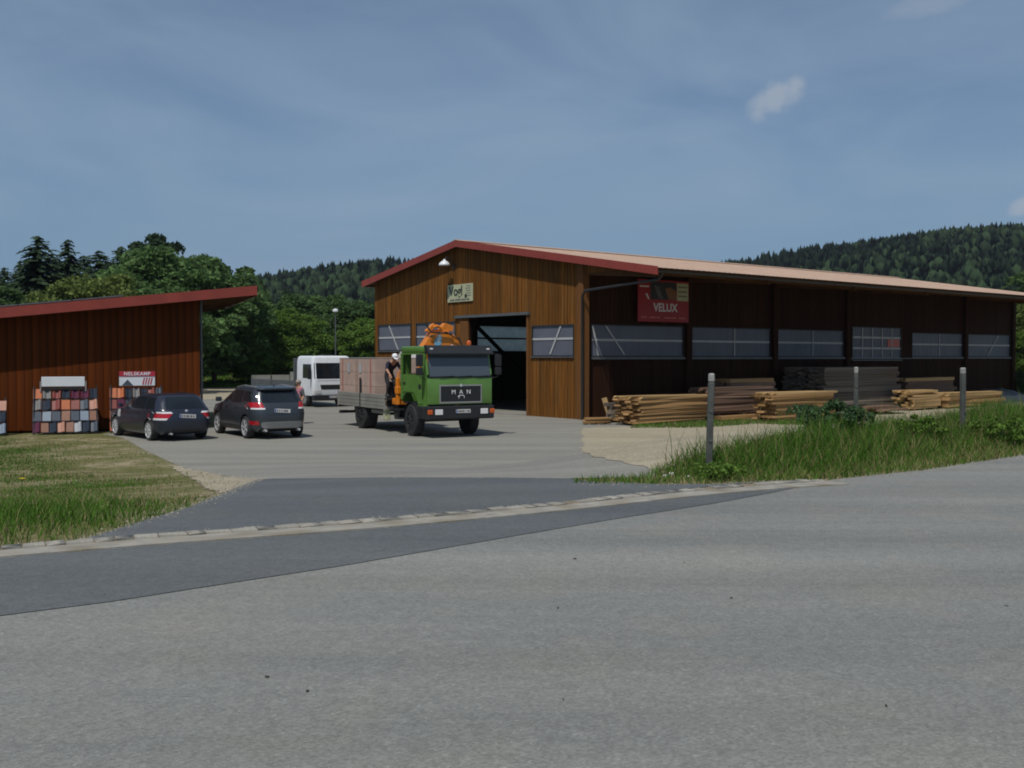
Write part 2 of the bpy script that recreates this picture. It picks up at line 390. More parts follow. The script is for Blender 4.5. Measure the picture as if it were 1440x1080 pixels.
# ------------------------------------------------------------------ mesh builder
class MB:
    def __init__(self):
        self.bm = bmesh.new()
        self.mats = []
        self.cur = 0
    def use(self, m):
        if m not in self.mats: self.mats.append(m)
        self.cur = self.mats.index(m); return self
    def _mark(self, faces):
        for f in faces: f.material_index = self.cur
    def quad(self, pts):
        f = self.bm.faces.new([self.bm.verts.new(p) for p in pts]); self._mark([f]); return f
    def box(self, x0, x1, y0, y1, z0, z1, bev=0.0, mtx=None):
        x0, x1 = min(x0, x1), max(x0, x1); y0, y1 = min(y0, y1), max(y0, y1); z0, z1 = min(z0, z1), max(z0, z1)
        vs = [self.bm.verts.new((x, y, z)) for z in (z0, z1) for (x, y) in ((x0, y0), (x1, y0), (x1, y1), (x0, y1))]
        fs = [self.bm.faces.new([vs[i] for i in q]) for q in ((3, 2, 1, 0), (4, 5, 6, 7), (0, 1, 5, 4), (1, 2, 6, 5), (2, 3, 7, 6), (3, 0, 4, 7))]
        self._mark(fs)
        if bev > 0:
            es = list({e for f in fs for e in f.edges})
            r = bmesh.ops.bevel(self.bm, geom=es, offset=bev, segments=2 if bev > 0.02 else 1, affect='EDGES', profile=0.5)
            self._mark(r['faces'])
            vs = list({v for f in r['faces'] for v in f.verts} | {v for f in fs if f.is_valid for v in f.verts})
        if mtx is not None:
            for v in vs: v.co = mtx @ v.co
        return vs
    def prism(self, poly, axis, a, b):
        """poly: list of 2D points; extruded along axis ('x','y','z') from a to b"""
        def p3(p, t):
            return {'x': (t, p[0], p[1]), 'y': (p[0], t, p[1]), 'z': (p[0], p[1], t)}[axis]
        A = [self.bm.verts.new(p3(p, a)) for p in poly]; B = [self.bm.verts.new(p3(p, b)) for p in poly]
        n = len(poly); fs = [self.bm.faces.new(A), self.bm.faces.new(B[::-1])]
        for i in range(n): fs.append(self.bm.faces.new([A[i], B[i], B[(i + 1) % n], A[(i + 1) % n]]))
        self._mark(fs); return fs
    def tube(self, pts, r, n=8, cap=True):
        pts = [Vector(p) for p in pts]; rad = r if hasattr(r, '__len__') else [r] * len(pts); rings = []
        for i, p in enumerate(pts):
            d = (pts[min(i + 1, len(pts) - 1)] - pts[max(i - 1, 0)]).normalized()
            up = Vector((0, 0, 1)) if abs(d.z) < 0.9 else Vector((1, 0, 0))
            a = d.cross(up).normalized(); b = d.cross(a)
            rings.append([self.bm.verts.new(p + (a * cos(2 * pi * k / n) + b * sin(2 * pi * k / n)) * rad[i]) for k in range(n)])
        fs = []
        for i in range(len(rings) - 1):
            for k in range(n):
                fs.append(self.bm.faces.new([rings[i][k], rings[i][(k + 1) % n], rings[i + 1][(k + 1) % n], rings[i + 1][k]]))
        if cap:
            fs.append(self.bm.faces.new(rings[0][::-1])); fs.append(self.bm.faces.new(rings[-1]))
        self._mark(fs)
    def lathe(self, prof, axis='y', n=24, c=(0, 0, 0)):
        """prof: list of (t, r) along the axis"""
        rings = []
        for (t, r) in prof:
            ring = []
            for k in range(n):
                a = 2 * pi * k / n; u, v = r * cos(a), r * sin(a)
                p = {'y': (u, t, v), 'z': (u, v, t), 'x': (t, u, v)}[axis]
                ring.append(self.bm.verts.new((p[0] + c[0], p[1] + c[1], p[2] + c[2])))
            rings.append(ring)
        fs = []
        for i in range(len(rings) - 1):
            for k in range(n):
                fs.append(self.bm.faces.new([rings[i][k], rings[i][(k + 1) % n], rings[i + 1][(k + 1) % n], rings[i + 1][k]]))
        fs.append(self.bm.faces.new(rings[0][::-1])); fs.append(self.bm.faces.new(rings[-1]))
        self._mark(fs)
    def mesh(self, name, m=None, smooth=None):
        bmesh.ops.recalc_face_normals(self.bm, faces=self.bm.faces)
        me = bpy.data.meshes.new(name); self.bm.to_mesh(me); self.bm.free()
        for mm in ([m] if m else self.mats): me.materials.append(mm)
        if m:
            me.polygons.foreach_set('material_index', [0] * len(me.polygons))
        if smooth is not None:
            me.shade_smooth(); me.set_sharp_from_angle(angle=R(smooth))
        return me
    def build(self, name, m=None, parent=None, smooth=None):
        return link(name, self.mesh(name, m, smooth), parent)

def link(name, me, parent=None, loc=None, rot=None, scale=None):
    o = bpy.data.objects.new(name, me); COL.objects.link(o)
    if parent is not None: o.parent = parent
    if loc is not None: o.location = loc
    if rot is not None: o.rotation_euler = rot
    if scale is not None: o.scale = scale
    return o
def tag(o, label=None, cat=None, group=None, kind=None):
    for k, v in (('label', label), ('category', cat), ('group', group), ('kind', kind)):
        if v: o[k] = v
    return o
def empty(name, loc=(0, 0, 0), rz=0.0):
    o = bpy.data.objects.new(name, None); COL.objects.link(o)
    o.location = loc; o.rotation_euler = (0, 0, rz); o.empty_display_size = 0.3
    return o
def copy_tree(o, parent=None):
    c = o.copy(); COL.objects.link(c)
    if parent is not None: c.parent = parent
    for ch in list(o.children): copy_tree(ch, c)
    return c
def text_mesh(s, size, m, depth=0.006, align='CENTER', spacing=1.0, bold=0.0):
    cu = bpy.data.curves.new('lettering', 'FONT'); cu.body = s; cu.size = size; cu.extrude = depth
    cu.align_x = align; cu.align_y = 'CENTER'; cu.space_character = spacing; cu.offset = bold
    cu.resolution_u = 3
    o = bpy.data.objects.new('lettering', cu); COL.objects.link(o)
    dg = bpy.context.evaluated_depsgraph_get()
    me = bpy.data.meshes.new_from_object(o.evaluated_get(dg))
    bpy.data.objects.remove(o); bpy.data.curves.remove(cu)
    me.materials.clear(); me.materials.append(m); me.name = 'lettering'
    return me

# ------------------------------------------------------------------ terrain
def at(px, py, z=0.0):
    Y = F * (CZ - z) / (py - HOR); return ((px - 720) / F * Y, Y)
ROADPX = [(0, 773), (215, 756), (480, 738), (760, 713), (949, 692), (1100, 680), (1160, 677), (1300, 662), (1440, 640)]
EDGE = [at(px, py, 1.0) for px, py in ROADPX]
d0 = Vector(EDGE[0]) - Vector(EDGE[1]); d0.normalize()
d1 = Vector((cos(R(41)), sin(R(41))))
EDGE_ALL = [tuple(Vector(EDGE[0]) + d0 * 120)] + EDGE + [tuple(Vector(EDGE[-1]) + d1 * 60), tuple(Vector(EDGE[-1]) + d1 * 300)]
E = np.array(EDGE_ALL)
def sdist(x, y):
    x = np.asarray(x, float); y = np.asarray(y, float)
    best = np.full(x.shape, 1e9); sg = np.ones(x.shape)
    for i in range(len(E) - 1):
        a, b = E[i], E[i + 1]; d = b - a; l2 = d @ d
        t = np.clip(((x - a[0]) * d[0] + (y - a[1]) * d[1]) / l2, 0, 1)
        qx, qy = a[0] + t * d[0], a[1] + t * d[1]
        dd = np.hypot(x - qx, y - qy); cr = d[0] * (y - a[1]) - d[1] * (x - a[0])
        m = dd < best; best = np.where(m, dd, best); sg = np.where(m, np.sign(cr), sg)
    return best * sg
def sstep(a, b, v):
    t = np.clip((v - a) / (b - a), 0, 1); return t * t * (3 - 2 * t)
def along(x, y): return (np.asarray(x) - 0.3) * 0.85 + (np.asarray(y) - 11.0) * 0.53
def zT(x, y):
    x = np.asarray(x, float); y = np.asarray(y, float)
    s = sdist(x, y); al = along(x, y)
    base = 1.0 - sstep(0, 16, s)
    mound = 1.0 + 0.22 * sstep(0.3, 2.5, s) - 1.22 * sstep(4.2, 9.5, s)
    m = sstep(2.2, 6.5, al)
    z = base * (1 - m) + mound * m
    # the ground behind the yard climbs to the wood
    z = z + 3.0 * sstep(88, 150, y) * (1 - sstep(-5, 30, x)) + 10 * sstep(130, 420, y)
    return z
def zt(x, y): return float(zT(np.array([x]), np.array([y]))[0])
def att(px, py):
    """the point of the terrain that shows at this place of the photograph"""
    Y = np.concatenate([np.arange(3, 60, 0.02), np.arange(60, 400, 0.2)])
    X = (px - 720) / F * Y; zr = CZ - (py - HOR) / F * Y
    below = np.nonzero(zr <= zT(X, Y))[0]
    i = below[0]; return (float(X[i]), float(Y[i]))

def smooth_line(pts, step=0.4):
    out = []
    for a, b in zip(pts[:-1], pts[1:]):
        n = max(1, int(math.dist(a, b) / step))
        out += [(a[0] + (b[0] - a[0]) * k / n, a[1] + (b[1] - a[1]) * k / n) for k in range(n)]
    out.append(pts[-1]); return out
def inside(poly, x, y):
    x = np.asarray(x); y = np.asarray(y); r = np.zeros(x.shape, bool); n = len(poly)
    for i in range(n):
        (x0, y0), (x1, y1) = poly[i], poly[(i + 1) % n]
        if y0 == y1: continue
        c = ((y0 > y) != (y1 > y)) & (x < (x1 - x0) * (y - y0) / (y1 - y0) + x0); r ^= c
    return r
def sheet(name, poly, dz, m, grid=0.5, wob=0.0):
    """a sheet that follows the terrain, dz above it"""
    out = smooth_line(list(poly) + [poly[0]], grid)[:-1]
    if wob:
        out = [(x + wob * (sin(3.1 * x + 1.7 * y) + sin(7.3 * y - 4.1 * x)) * 0.5, y + wob * (sin(2.7 * y - 2.2 * x) + sin(6.1 * x + 5 * y)) * 0.5) for x, y in out]
    P = np.array(out); x0, y0 = P.min(0); x1, y1 = P.max(0)
    gx, gy = np.meshgrid(np.arange(x0 + grid / 2, x1, grid), np.arange(y0 + grid / 2, y1, grid))
    gx, gy = gx.ravel(), gy.ravel(); k = inside(out, gx, gy); gx, gy = gx[k], gy[k]
    # keep grid points off the outline
    d = np.min(np.hypot(gx[:, None] - P[None, :, 0], gy[:, None] - P[None, :, 1]), axis=1) if len(gx) * len(P) < 3e7 else np.ones(len(gx))
    gx, gy = gx[d > grid * 0.3], gy[d > grid * 0.3]
    vs = [Vector(p) for p in out] + [Vector((a, b)) for a, b in zip(gx, gy)]
    n = len(out)
    r = geometry.delaunay_2d_cdt(vs, [(i, (i + 1) % n) for i in range(n)], [list(range(n))], 1, 1e-5)
    V = np.array([(v.x, v.y) for v in r[0]]); Z = zT(V[:, 0], V[:, 1]) + dz
    me = bpy.data.meshes.new(name)
    me.from_pydata([(a, b, c) for (a, b), c in zip(V, Z)], [], [list(f) for f in r[2]])
    bm = bmesh.new(); bm.from_mesh(me)
    for f in bm.faces:
        if f.normal.z < 0: f.normal_flip()
    bm.to_mesh(me); bm.free()
    me.materials.append(m); me.shade_smooth()
    return tag(link(name, me), kind='structure')
# ------------------------------------------------------------------ ground
def build_ground():
    def axis(a, b, fine, lo, hi):
        v = list(np.arange(a, b + 1e-6, fine)); s = fine; x = a
        while x > lo: s *= 1.22; x -= s; v.insert(0, max(x, lo))
        s = fine; x = b
        while x < hi: s *= 1.22; x += s; v.append(min(x, hi))
        return np.array(v)
    xs = axis(-24, 30, 0.4, -1300, 1300); ys = axis(4, 44, 0.4, -500, 1500)
    X, Y = np.meshgrid(xs, ys); Z = zT(X.ravel(), Y.ravel())
    nx, ny = len(xs), len(ys)
    me = bpy.data.meshes.new('ground')
    V = np.stack([X.ravel(), Y.ravel(), Z], 1)
    i = np.arange(nx * ny).reshape(ny, nx)
    Fq = np.stack([i[:-1, :-1].ravel(), i[:-1, 1:].ravel(), i[1:, 1:].ravel(), i[1:, :-1].ravel()], 1)
    me.from_pydata(V.tolist(), [], Fq.tolist())
    me.materials.append(M['ground']); me.materials.append(M['far_grass'])
    cy = Y.ravel()[Fq[:, 0]]
    me.polygons.foreach_set('material_index', (cy > 90).astype(np.int32))
    me.shade_smooth()
    return tag(link('ground', me), kind='structure')
build_ground()

def offs(pts, d):
    out = []
    for i, p in enumerate(pts):
        a = Vector(pts[max(i - 1, 0)]); b = Vector(pts[min(i + 1, len(pts) - 1)])
        t = (b - a).normalized(); out.append((p[0] - t.y * d, p[1] + t.x * d))
    return out
PX_G0 = [(0, 788), (130, 778), (480, 753), (760, 723), (949, 702), (1100, 686), (1161, 678)]
far_l = tuple(Vector(EDGE[0]) + d0 * 40); far_r = tuple(Vector(EDGE[-1]) + d1 * 60)
road_line = [far_l] + EDGE + [far_r]
sheet('road', road_line + offs(road_line, -14)[::-1], 0.008, M['road'], 0.8)
# strip of newer asphalt along the gutter
low_px = [(0, 870), (155, 850), (300, 827), (480, 799), (720, 757), (860, 733), (1010, 709), (1090, 694), (1160, 679)]
low = [at(a, b, 1.0) for a, b in low_px]
lowd = (Vector(low[0]) - Vector(low[1])).normalized()
low = [tuple(Vector(low[0]) + lowd * 30)] + low
up = offs([far_l] + EDGE[:7], -0.35)
sheet('asphalt_strip', low + up[::-1][1:], 0.013, M['dark_asphalt'], 0.5)
# driveway of the same newer asphalt
dl = [att(*p) for p in [(107, 764), (180, 742), (267, 715), (317, 695), (363, 675)]]
dr = [att(*p) for p in [(500, 674), (650, 674), (800, 675), (830, 679), (930, 683), (1010, 683), (1090, 678)]]
g_up = [p for p in offs(EDGE[:7], 0.05)]
g_low = [p for p in g_up if dl[0][0] + 0.2 < p[0] < dr[-1][0] - 0.1]
sheet('driveway', [dl[0]] + dl[1:] + dr + g_low[::-1], 0.016, M['dark_asphalt'], 0.4)
# yard
yl = [att(*p) for p in [(363, 676), (340, 673), (290, 665), (253, 657), (203, 634), (172, 616)]]
sheet('yard', [dl[-1]] + yl + [(-13.8, 34.6), (-11.0, 37.8), (-13, 47), (-22, 57), (-30, 63), (-4, 62), (-3, 54), (4, 53), (30, 62), (40, 68), (42, 62), (30, 50), (13, 36), (5.5, 22)]
      + [att(930, 668), att(905, 672), att(800, 674), att(650, 673), att(500, 673)], 0.008, M['yard'], 0.5, wob=0.0)
# yellow gravel on both sides of the hall
sa = [att(*p) for p in [(817, 603), (819, 620), (822, 641), (860, 650), (911, 658), (940, 669)]]
sheet('gravel_bed', sa + [(3.2, 15.6), (5.0, 18.6), (8, 21.5), (14, 27.5), (24, 37), (38, 52), (42, 60), (36, 63), (6, 39.2)], 0.016, M['sand'], 0.2, wob=0.1)
sheet('gravel_patch', [(-9.9, 62.0), (-16, 62.6), (-30, 64), (-44, 76), (-30, 87), (-8, 89), (0, 84), (0, 64)], 0.012, M['sand'], 1.0, wob=0.5)

# gutter: a pale concrete channel with a row of granite setts on its upper side
gs = [att(*p) for p in [(253, 656), (290, 664), (335, 672.5), (364, 675.5), (345, 682), (318, 695), (296, 690), (262, 671), (240, 655)]]
sheet('gravel_edge', gs, 0.012, M['sand'], 0.25, wob=0.1)
gut = tag(empty('gutter'), kind='structure')
def strip(name, line, a, b, z0, z1, m, parent):
    A, B = offs(line, a), offs(line, b); mb = MB()
    va = [(x, y, z1) for x, y in A]; vb = [(x, y, z1) for x, y in B]
    for i in range(len(line) - 1):
        mb.quad([va[i], va[i + 1], vb[i + 1], vb[i]])
        mb.quad([va[i], va[i + 1], (A[i + 1][0], A[i + 1][1], z0), (A[i][0], A[i][1], z0)])
        mb.quad([vb[i + 1], vb[i], (B[i][0], B[i][1], z0), (B[i + 1][0], B[i + 1][1], z0)])
    return mb.build(name, m, parent)
# the line of the gutter rounded off
def chaikin(p, n=3):
    for _ in range(n):
        q = [p[0]]
        for a, b in zip(p[:-1], p[1:]):
            q += [(a[0] * .75 + b[0] * .25, a[1] * .75 + b[1] * .25), (a[0] * .25 + b[0] * .75, a[1] * .25 + b[1] * .75)]
        p = q + [p[-1]]
    return p
GL = chaikin([tuple(Vector(EDGE[0]) + d0 * 3.0)] + EDGE[:7])
strip('channel', GL, -0.5, -0.2, 0.98, 1.026, M['concrete'], gut)
strip('joint_bed', GL, -0.21, 0.03, 0.98, 1.020, M['joint'], gut)
sett_meshes = []
for k in range(5):
    mb = MB(); vs = mb.box(-0.5, 0.5, -0.085, 0.085, -0.03, 0.012, 0.01)
    for v in vs: v.co += Vector((random.uniform(-.02, .02), random.uniform(-.012, .012), random.uniform(-.003, .003)))
    sett_meshes.append(mb.mesh('sett', M['granite'], 40))
SL = offs(GL, -0.09); acc = 0.0; nxt = 0.0
seg = 0
L_tot = sum(math.dist(a, b) for a, b in zip(SL[:-1], SL[1:]))
def along_line(line, d):
    for a, b in zip(line[:-1], line[1:]):
        l = math.dist(a, b)
        if d <= l: return (a[0] + (b[0] - a[0]) * d / l, a[1] + (b[1] - a[1]) * d / l, math.atan2(b[1] - a[1], b[0] - a[0]))
        d -= l
    return None
d = 0.05
while d < L_tot - 0.15:
    l = random.uniform(0.15, 0.26); q = along_line(SL, d + l / 2)
    if q is None: break
    if random.random() > 0.07:
        link('sett', random.choice(sett_meshes), gut, (q[0], q[1], 1.024 + random.uniform(-.003, .003)), (random.uniform(-.03, .03), random.uniform(-.03, .03), q[2] + random.uniform(-.03, .03)), (l - 0.012, random.uniform(.85, 1.0), 1))
    d += l

# ------------------------------------------------------------------ walls helper
def pieces(breaks, ztop, openings, z0=0.0):
    """vertical strips between breaks minus openings: (a, b, z0, z1 at a, z1 at b)"""
    bs = sorted(set([round(b, 4) for b in breaks])); out = []
    for a, b in zip(bs[:-1], bs[1:]):
        if b - a < 0.004: continue
        mid = (a + b) / 2
        ops = sorted([(o[2], o[3]) for o in openings if o[0] - 1e-4 < mid < o[1] + 1e-4])
        cur = z0
        for lo, hi in ops:
            if lo > cur + 0.01: out.append((a, b, cur, lo, lo))
            cur = hi
        ta, tb = ztop(a), ztop(b)
        if min(ta, tb) > cur + 0.01: out.append((a, b, cur, ta, tb))
    return out
def wall(mb, plane, p0, p1, pcs, gap=0.0, jit=0.0):
    """plane 'x': wall lies at x in p0..p1 and runs along y; 'y': the other way"""
    for a, b, lo, ha, hb in pcs:
        a2, b2 = a + gap / 2, b - gap / 2; j = random.uniform(-jit, jit)
        mb.prism([(a2, lo), (b2, lo), (b2, hb), (a2, ha)], plane, p0 + j, p1)
def frange(a, b, s): return list(np.arange(a, b, s)) + [b]

# ------------------------------------------------------------------ timber hall
TH = R(52)
HX0, HY0 = 2.807, 42.84
hall = empty('timber_hall', (HX0, HY0, 0), math.atan2(cos(TH), sin(TH)))
tag(hall, 'long brown timber hall with red roof edge, translucent window bands and an open doorway', 'hall')
W_, L_ = 16.58, 36.5
SLOPE = 0.163; RIDGE = W_ / 2; ZR = 7.95
def roofz(y): return ZR - SLOPE * abs(y - RIDGE)
def u_of(px):
    q = (px - 720) / F; return (q * HY0 - HX0) / (sin(TH) - q * cos(TH))
g_open = [(0.31, 3.09, 2.62, 3.97), (3.44, 7.85, 0, 4.45), (8.95, 12.46, 2.92, 4.32), (12.93, 16.2, 2.92, 4.32)]
s_px = [(830, 960), (971, 1082), (1090, 1185), (1281, 1352), (1357, 1419)]
s_open = [(u_of(a), u_of(b), 2.6, 3.98) for a, b in s_px]
grid_open = (u_of(1197), u_of(1266), 2.45, 4.22)
s_all = s_open + [grid_open]
gtop = lambda y: roofz(y) - 0.02
edges = lambda ops: [o[0] for o in ops] + [o[1] for o in ops]
mb = MB(); wall(mb, 'x', -0.032, -0.002, pieces(frange(0.12, W_, 0.205) + [RIDGE] + edges(g_open), gtop, g_open), 0.012, 0.004)
c = mb.build('gable_cladding', M['wood_gable'], hall); tag(c, kind='stuff')
# cover battens over the joints
mb = MB()
for y in frange(0.12, W_, 0.205)[1:-1]:
    for a, b, lo, ha, hb in pieces([y - 0.022, y + 0.022], gtop, g_open):
        mb.box(-0.052 + random.uniform(-.003, .003), -0.037, a, b, lo, min(ha, hb) - 0.02)
c = mb.build('cover_battens', M['wood_gable'], hall); tag(c, kind='stuff')
mb = MB(); wall(mb, 'x', 0.003, 0.12, pieces([0.0, W_, RIDGE] + edges(g_open), gtop, g_open)); mb.build('gable_wall', M['wood_back'], hall)
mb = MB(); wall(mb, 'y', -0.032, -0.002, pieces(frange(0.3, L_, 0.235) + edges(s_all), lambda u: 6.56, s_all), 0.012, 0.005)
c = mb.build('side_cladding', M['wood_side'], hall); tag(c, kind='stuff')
mb = MB(); wall(mb, 'y', 0.003, 0.12, pieces([0.0, L_] + edges(s_all), lambda u: 6.56, s_all)); mb.build('side_wall', M['wood_back'], hall)
# far gable and the other long wall with its own band of panes
mb = MB(); wall(mb, 'x', L_ - 0.12, L_, pieces([0, W_, RIDGE], gtop, [])); mb.build('far_gable_wall', M['wood_back'], hall)
l_open = [(a, a + 5.3, 2.95, 4.4) for a in frange(0.6, 31.5, 6.05)[:6]]
mb = MB(); wall(mb, 'y', W_ - 0.12, W_, pieces([0, L_] + edges(l_open), lambda u: 6.56, l_open)); mb.build('far_side_wall', M['wood_back'], hall)
mb = MB(); mb.box(0.0, L_, 0.1, W_ - 0.1, -0.2, 0.03); mb.build('floor', M['yard'], hall)

def window(ax, o, bars_h, bars_v, braces, outside, pane='pane', bar=0.09):
    """pane with pale bars; ax 'x' = in the gable, 'y' = in the long side; outside: sign towards outdoors"""
    a, b, lo, hi = o; mb = MB(); t = 0.05
    def bx(m, a0, a1, z0, z1, d0_, d1_):
        if ax == 'x': m.box(d0_, d1_, a0, a1, z0, z1)
        else: m.box(a0, a1, d0_, d1_, z0, z1)
    fr = MB()
    for s0, s1, z0, z1 in ((a, b, lo, lo + t), (a, b, hi - t, hi), (a, a + t, lo + t, hi - t), (b - t, b, lo + t, hi - t)):
        bx(fr, s0, s1, z0, z1, -0.06, 0.06)
    f = fr.build('window', M['metal_dark'], hall)
    bx(mb, a + t, b - t, lo + t, hi - t, -0.012, 0.012)
    p = mb.build('pane', M[pane], f)
    # ribs of the sheet stand proud on it
    rb = MB()
    for s in frange(a + 0.35, b - 0.2, 0.42): bx(rb, s, s + 0.012, lo + t, hi - t, -0.017, -0.012)
    if pane == 'pane': tag(rb.build('rib', M['pane'], f), kind='stuff')
    for z in bars_h: m = MB(); bx(m, a + t, b - t, z - bar / 2, z + bar / 2, -0.035, -0.0175); m.build('crossbar', M['bar_white'], f)
    for s in bars_v: m = MB(); bx(m, s - bar / 3, s + bar / 3, lo + t, hi - t, -0.047, -0.036); m.build('mullion', M['bar_white'], f)
    for (s0, z0, s1, z1) in braces:
        m = MB(); w = bar * 0.55
        pl = [(s0 - w, z0), (s0 + w, z0), (s1 + w, z1), (s1 - w, z1)]
        m.prism(pl, ax, -0.047, -0.036); m.build('brace', M['bar_white'], f)
    bs = MB(); bx(bs, a - 0.03, b + 0.03, lo - 0.05, lo - 0.004, -0.11, -0.056); bs.build('sill', M['metal_grey'], f)
    return f
g0, g1, g2 = g_open[0], g_open[2], g_open[3]
window('x', g0, [(g0[2] + g0[3]) / 2 + 0.08], [], [(1.85, g0[2] + 0.1, 1.15, g0[3] - 0.05)], -1)
window('x', g1, [(g1[2] + g1[3]) / 2], [], [(10.2, g1[2] + 0.06, 11.2, g1[3] - 0.06)], -1)
window('x', g2, [(g2[2] + g2[3]) / 2], [], [(14.2, g2[2] + 0.06, 15.1, g2[3] - 0.06)], -1)
for i, o in enumerate(s_open):
    a, b, lo, hi = o; br = []
    if i == 0: br = [(a + 0.42, lo + 0.06, a + 0.1, hi - 0.06), (a + 1.95, lo + 0.1, a + 0.85, hi - 0.06)]
    if i == 4: br = [(a + 2.6, lo + 0.08, a + 3.9, hi - 0.06)]
    window('y', o, [(lo + hi) / 2 + 0.03], [a + (b - a) * 0.53] if i in (1, 2, 3) else [], br, -1)
a, b, lo, hi = grid_open
wf = window('y', grid_open, [lo + 0.06, lo + 0.62, lo + 1.2], list(np.linspace(a, b, 6)[1:-1]), [], -1, bar=0.1)
m = MB(); m.box(a + 3.35, b - 0.16, -0.034, -0.018, lo + 0.7, lo + 1.12); m.build('poster', M['sign_pink'], wf)
for o in l_open:
    mb = MB(); mb.box(o[0], o[1], W_ - 0.07, W_ - 0.04, o[2], o[3]); f = mb.build('window', M['clear_pane'], hall)
    mb = MB(); zc = (o[2] + o[3]) / 2 + 0.02
    mb.box(o[0], o[1], W_ - 0.13, W_ - 0.075, zc - 0.05, zc + 0.05); mb.build('crossbar', M['beam'], f)
# posts, corner boards, door frame and sliding leaf
mb = MB(); mb.box(-0.13, 0.25, -0.33, -0.036, 0, 6.5, 0.012); mb.build('corner_post', M['wood_post'], hall)
mb = MB(); mb.box(-0.075, -0.003, -0.03, 0.115, 0, 6.45); mb.build('corner_board', M['wood_post'], hall)
mb = MB(); mb.box(-0.08, 0.1, 3.28, 3.435, 0.0, 4.52); mb.build('door_post', M['wood_post'], hall)
mb = MB(); mb.box(-0.1, 0.14, 7.86, 8.5, 0.0, 4.3, 0.02); mb.build('sliding_door', M['wood_post'], hall)
mb = MB(); mb.box(-0.16, -0.056, 3.2, 8.9, 4.46, 4.58); mb.build('door_rail', M['metal_grey'], hall)
for o in s_all[:-1]:
    u = o[1] + 0.26
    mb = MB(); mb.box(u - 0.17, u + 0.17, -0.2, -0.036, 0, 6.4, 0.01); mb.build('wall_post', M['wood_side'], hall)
mb = MB(); mb.box(0.6, L_, -0.13, -0.036, 2.50, 2.545); mb.build('window_ledge', M['metal_grey'], hall)
# inner frame seen through the doorway
for u in (6.3, 12.6, 18.9, 25.2, 31.5):
    mb = MB(); mb.box(u - 0.12, u + 0.12, 0.2, W_ - 0.2, 5.7, 6.15); mb.build('tie_beam', M['beam'], hall)
    mb = MB(); mb.box(u - 0.12, u + 0.12, W_ - 0.6, W_ - 0.3, 0.03, 5.7); mb.build('column', M['beam'], hall)
mb = MB(); mb.tube([(6.5, W_ - 0.35, 4.4), (10.0, W_ - 0.35, 1.6)], 0.12, 6); mb.build('inner_brace', M['wood_back'], hall)
# roof
E1, E2 = -4.85, W_ + 0.55
G0, G1 = -0.45, L_ + 0.5
mb = MB()
for (ya, yb) in ((E1, RIDGE), (RIDGE, E2)):
    mb.prism([(ya, roofz(ya)), (yb, roofz(yb)), (yb, roofz(yb) + 0.14), (ya, roofz(ya) + 0.14)], 'x', G0, G1)
roof = mb.build('roof', M['beam'], hall)
mb = MB(); n = int((G1 - G0) / 0.3)
for (ya, yb) in ((E1 - 0.08, RIDGE + 0.0), (RIDGE - 0.0, E2 + 0.08)):
    zz = lambda y: roofz(y) + 0.145
    for i in range(n):
        x = G0 - 0.05 + i * (G1 - G0 + 0.1) / n; w = (G1 - G0 + 0.1) / n
        q = [(x, 0), (x + w * .25, 0.016), (x + w * .75, 0.016), (x + w, 0)]
        for (xa, ha), (xb, hb) in zip(q[:-1], q[1:]):
            mb.quad([(xa, ya, zz(ya) + ha), (xb, ya, zz(ya) + hb), (xb, yb, zz(yb) + hb), (xa, yb, zz(yb) + ha)])
s = mb.build('roof_sheeting', M['roof'], roof); tag(s, kind='stuff')
mb = MB(); mb.prism([(RIDGE - 0.3, roofz(RIDGE - .3) + .185), (RIDGE, ZR + 0.2), (RIDGE + 0.3, roofz(RIDGE + .3) + .185), (RIDGE + .3, roofz(RIDGE + .3) + .205), (RIDGE, ZR + 0.23), (RIDGE - .3, roofz(RIDGE - .3) + .205)], 'x', G0 - .06, G1); mb.build('ridge_cap', M['roof'], roof)
for k, (ya, yb) in enumerate(((E1 - 0.06, RIDGE), (RIDGE, E2 + 0.06))):
    mb = MB(); mb.prism([(ya, roofz(ya) - 0.12), (yb, roofz(yb) - 0.12), (yb, roofz(yb) + 0.20), (ya, roofz(ya) + 0.20)], 'x', G0 - 0.05, G0 - 0.005)
    mb.build('verge_board', M['fascia'], roof)
mb = MB(); mb.box(G0, G1, E2 + 0.003, E2 + 0.05, roofz(E2) - 0.1, roofz(E2) + 0.13); mb.build('eave_board', M['fascia'], roof)
# half-round gutter along the canopy eave and its downpipe
mb = MB(); zg = roofz(E1) + 0.02; pts = [(E1 - 0.1 + 0.075 * cos(t), zg + 0.075 * sin(t)) for t in np.linspace(pi, 2 * pi, 8)] + [(E1 - 0.1 + 0.065 * cos(t), zg + 0.065 * sin(t)) for t in np.linspace(2 * pi, pi, 8)]
mb.prism(pts, 'x', G0 + 0.05, G1 - 0.05); mb.build('rain_gutter', M['metal_dark'], hall, 40)
mb = MB(); mb.tube([(-0.2, E1 - 0.08, zg - 0.04), (-0.2, E1 + 0.15, zg - 0.3), (-0.2, -0.55, 5.32), (-0.19, -0.38, 5.1), (-0.19, -0.38, 0.02)], 0.055, 8); mb.build('downpipe', M['metal_dark'], hall, 50)
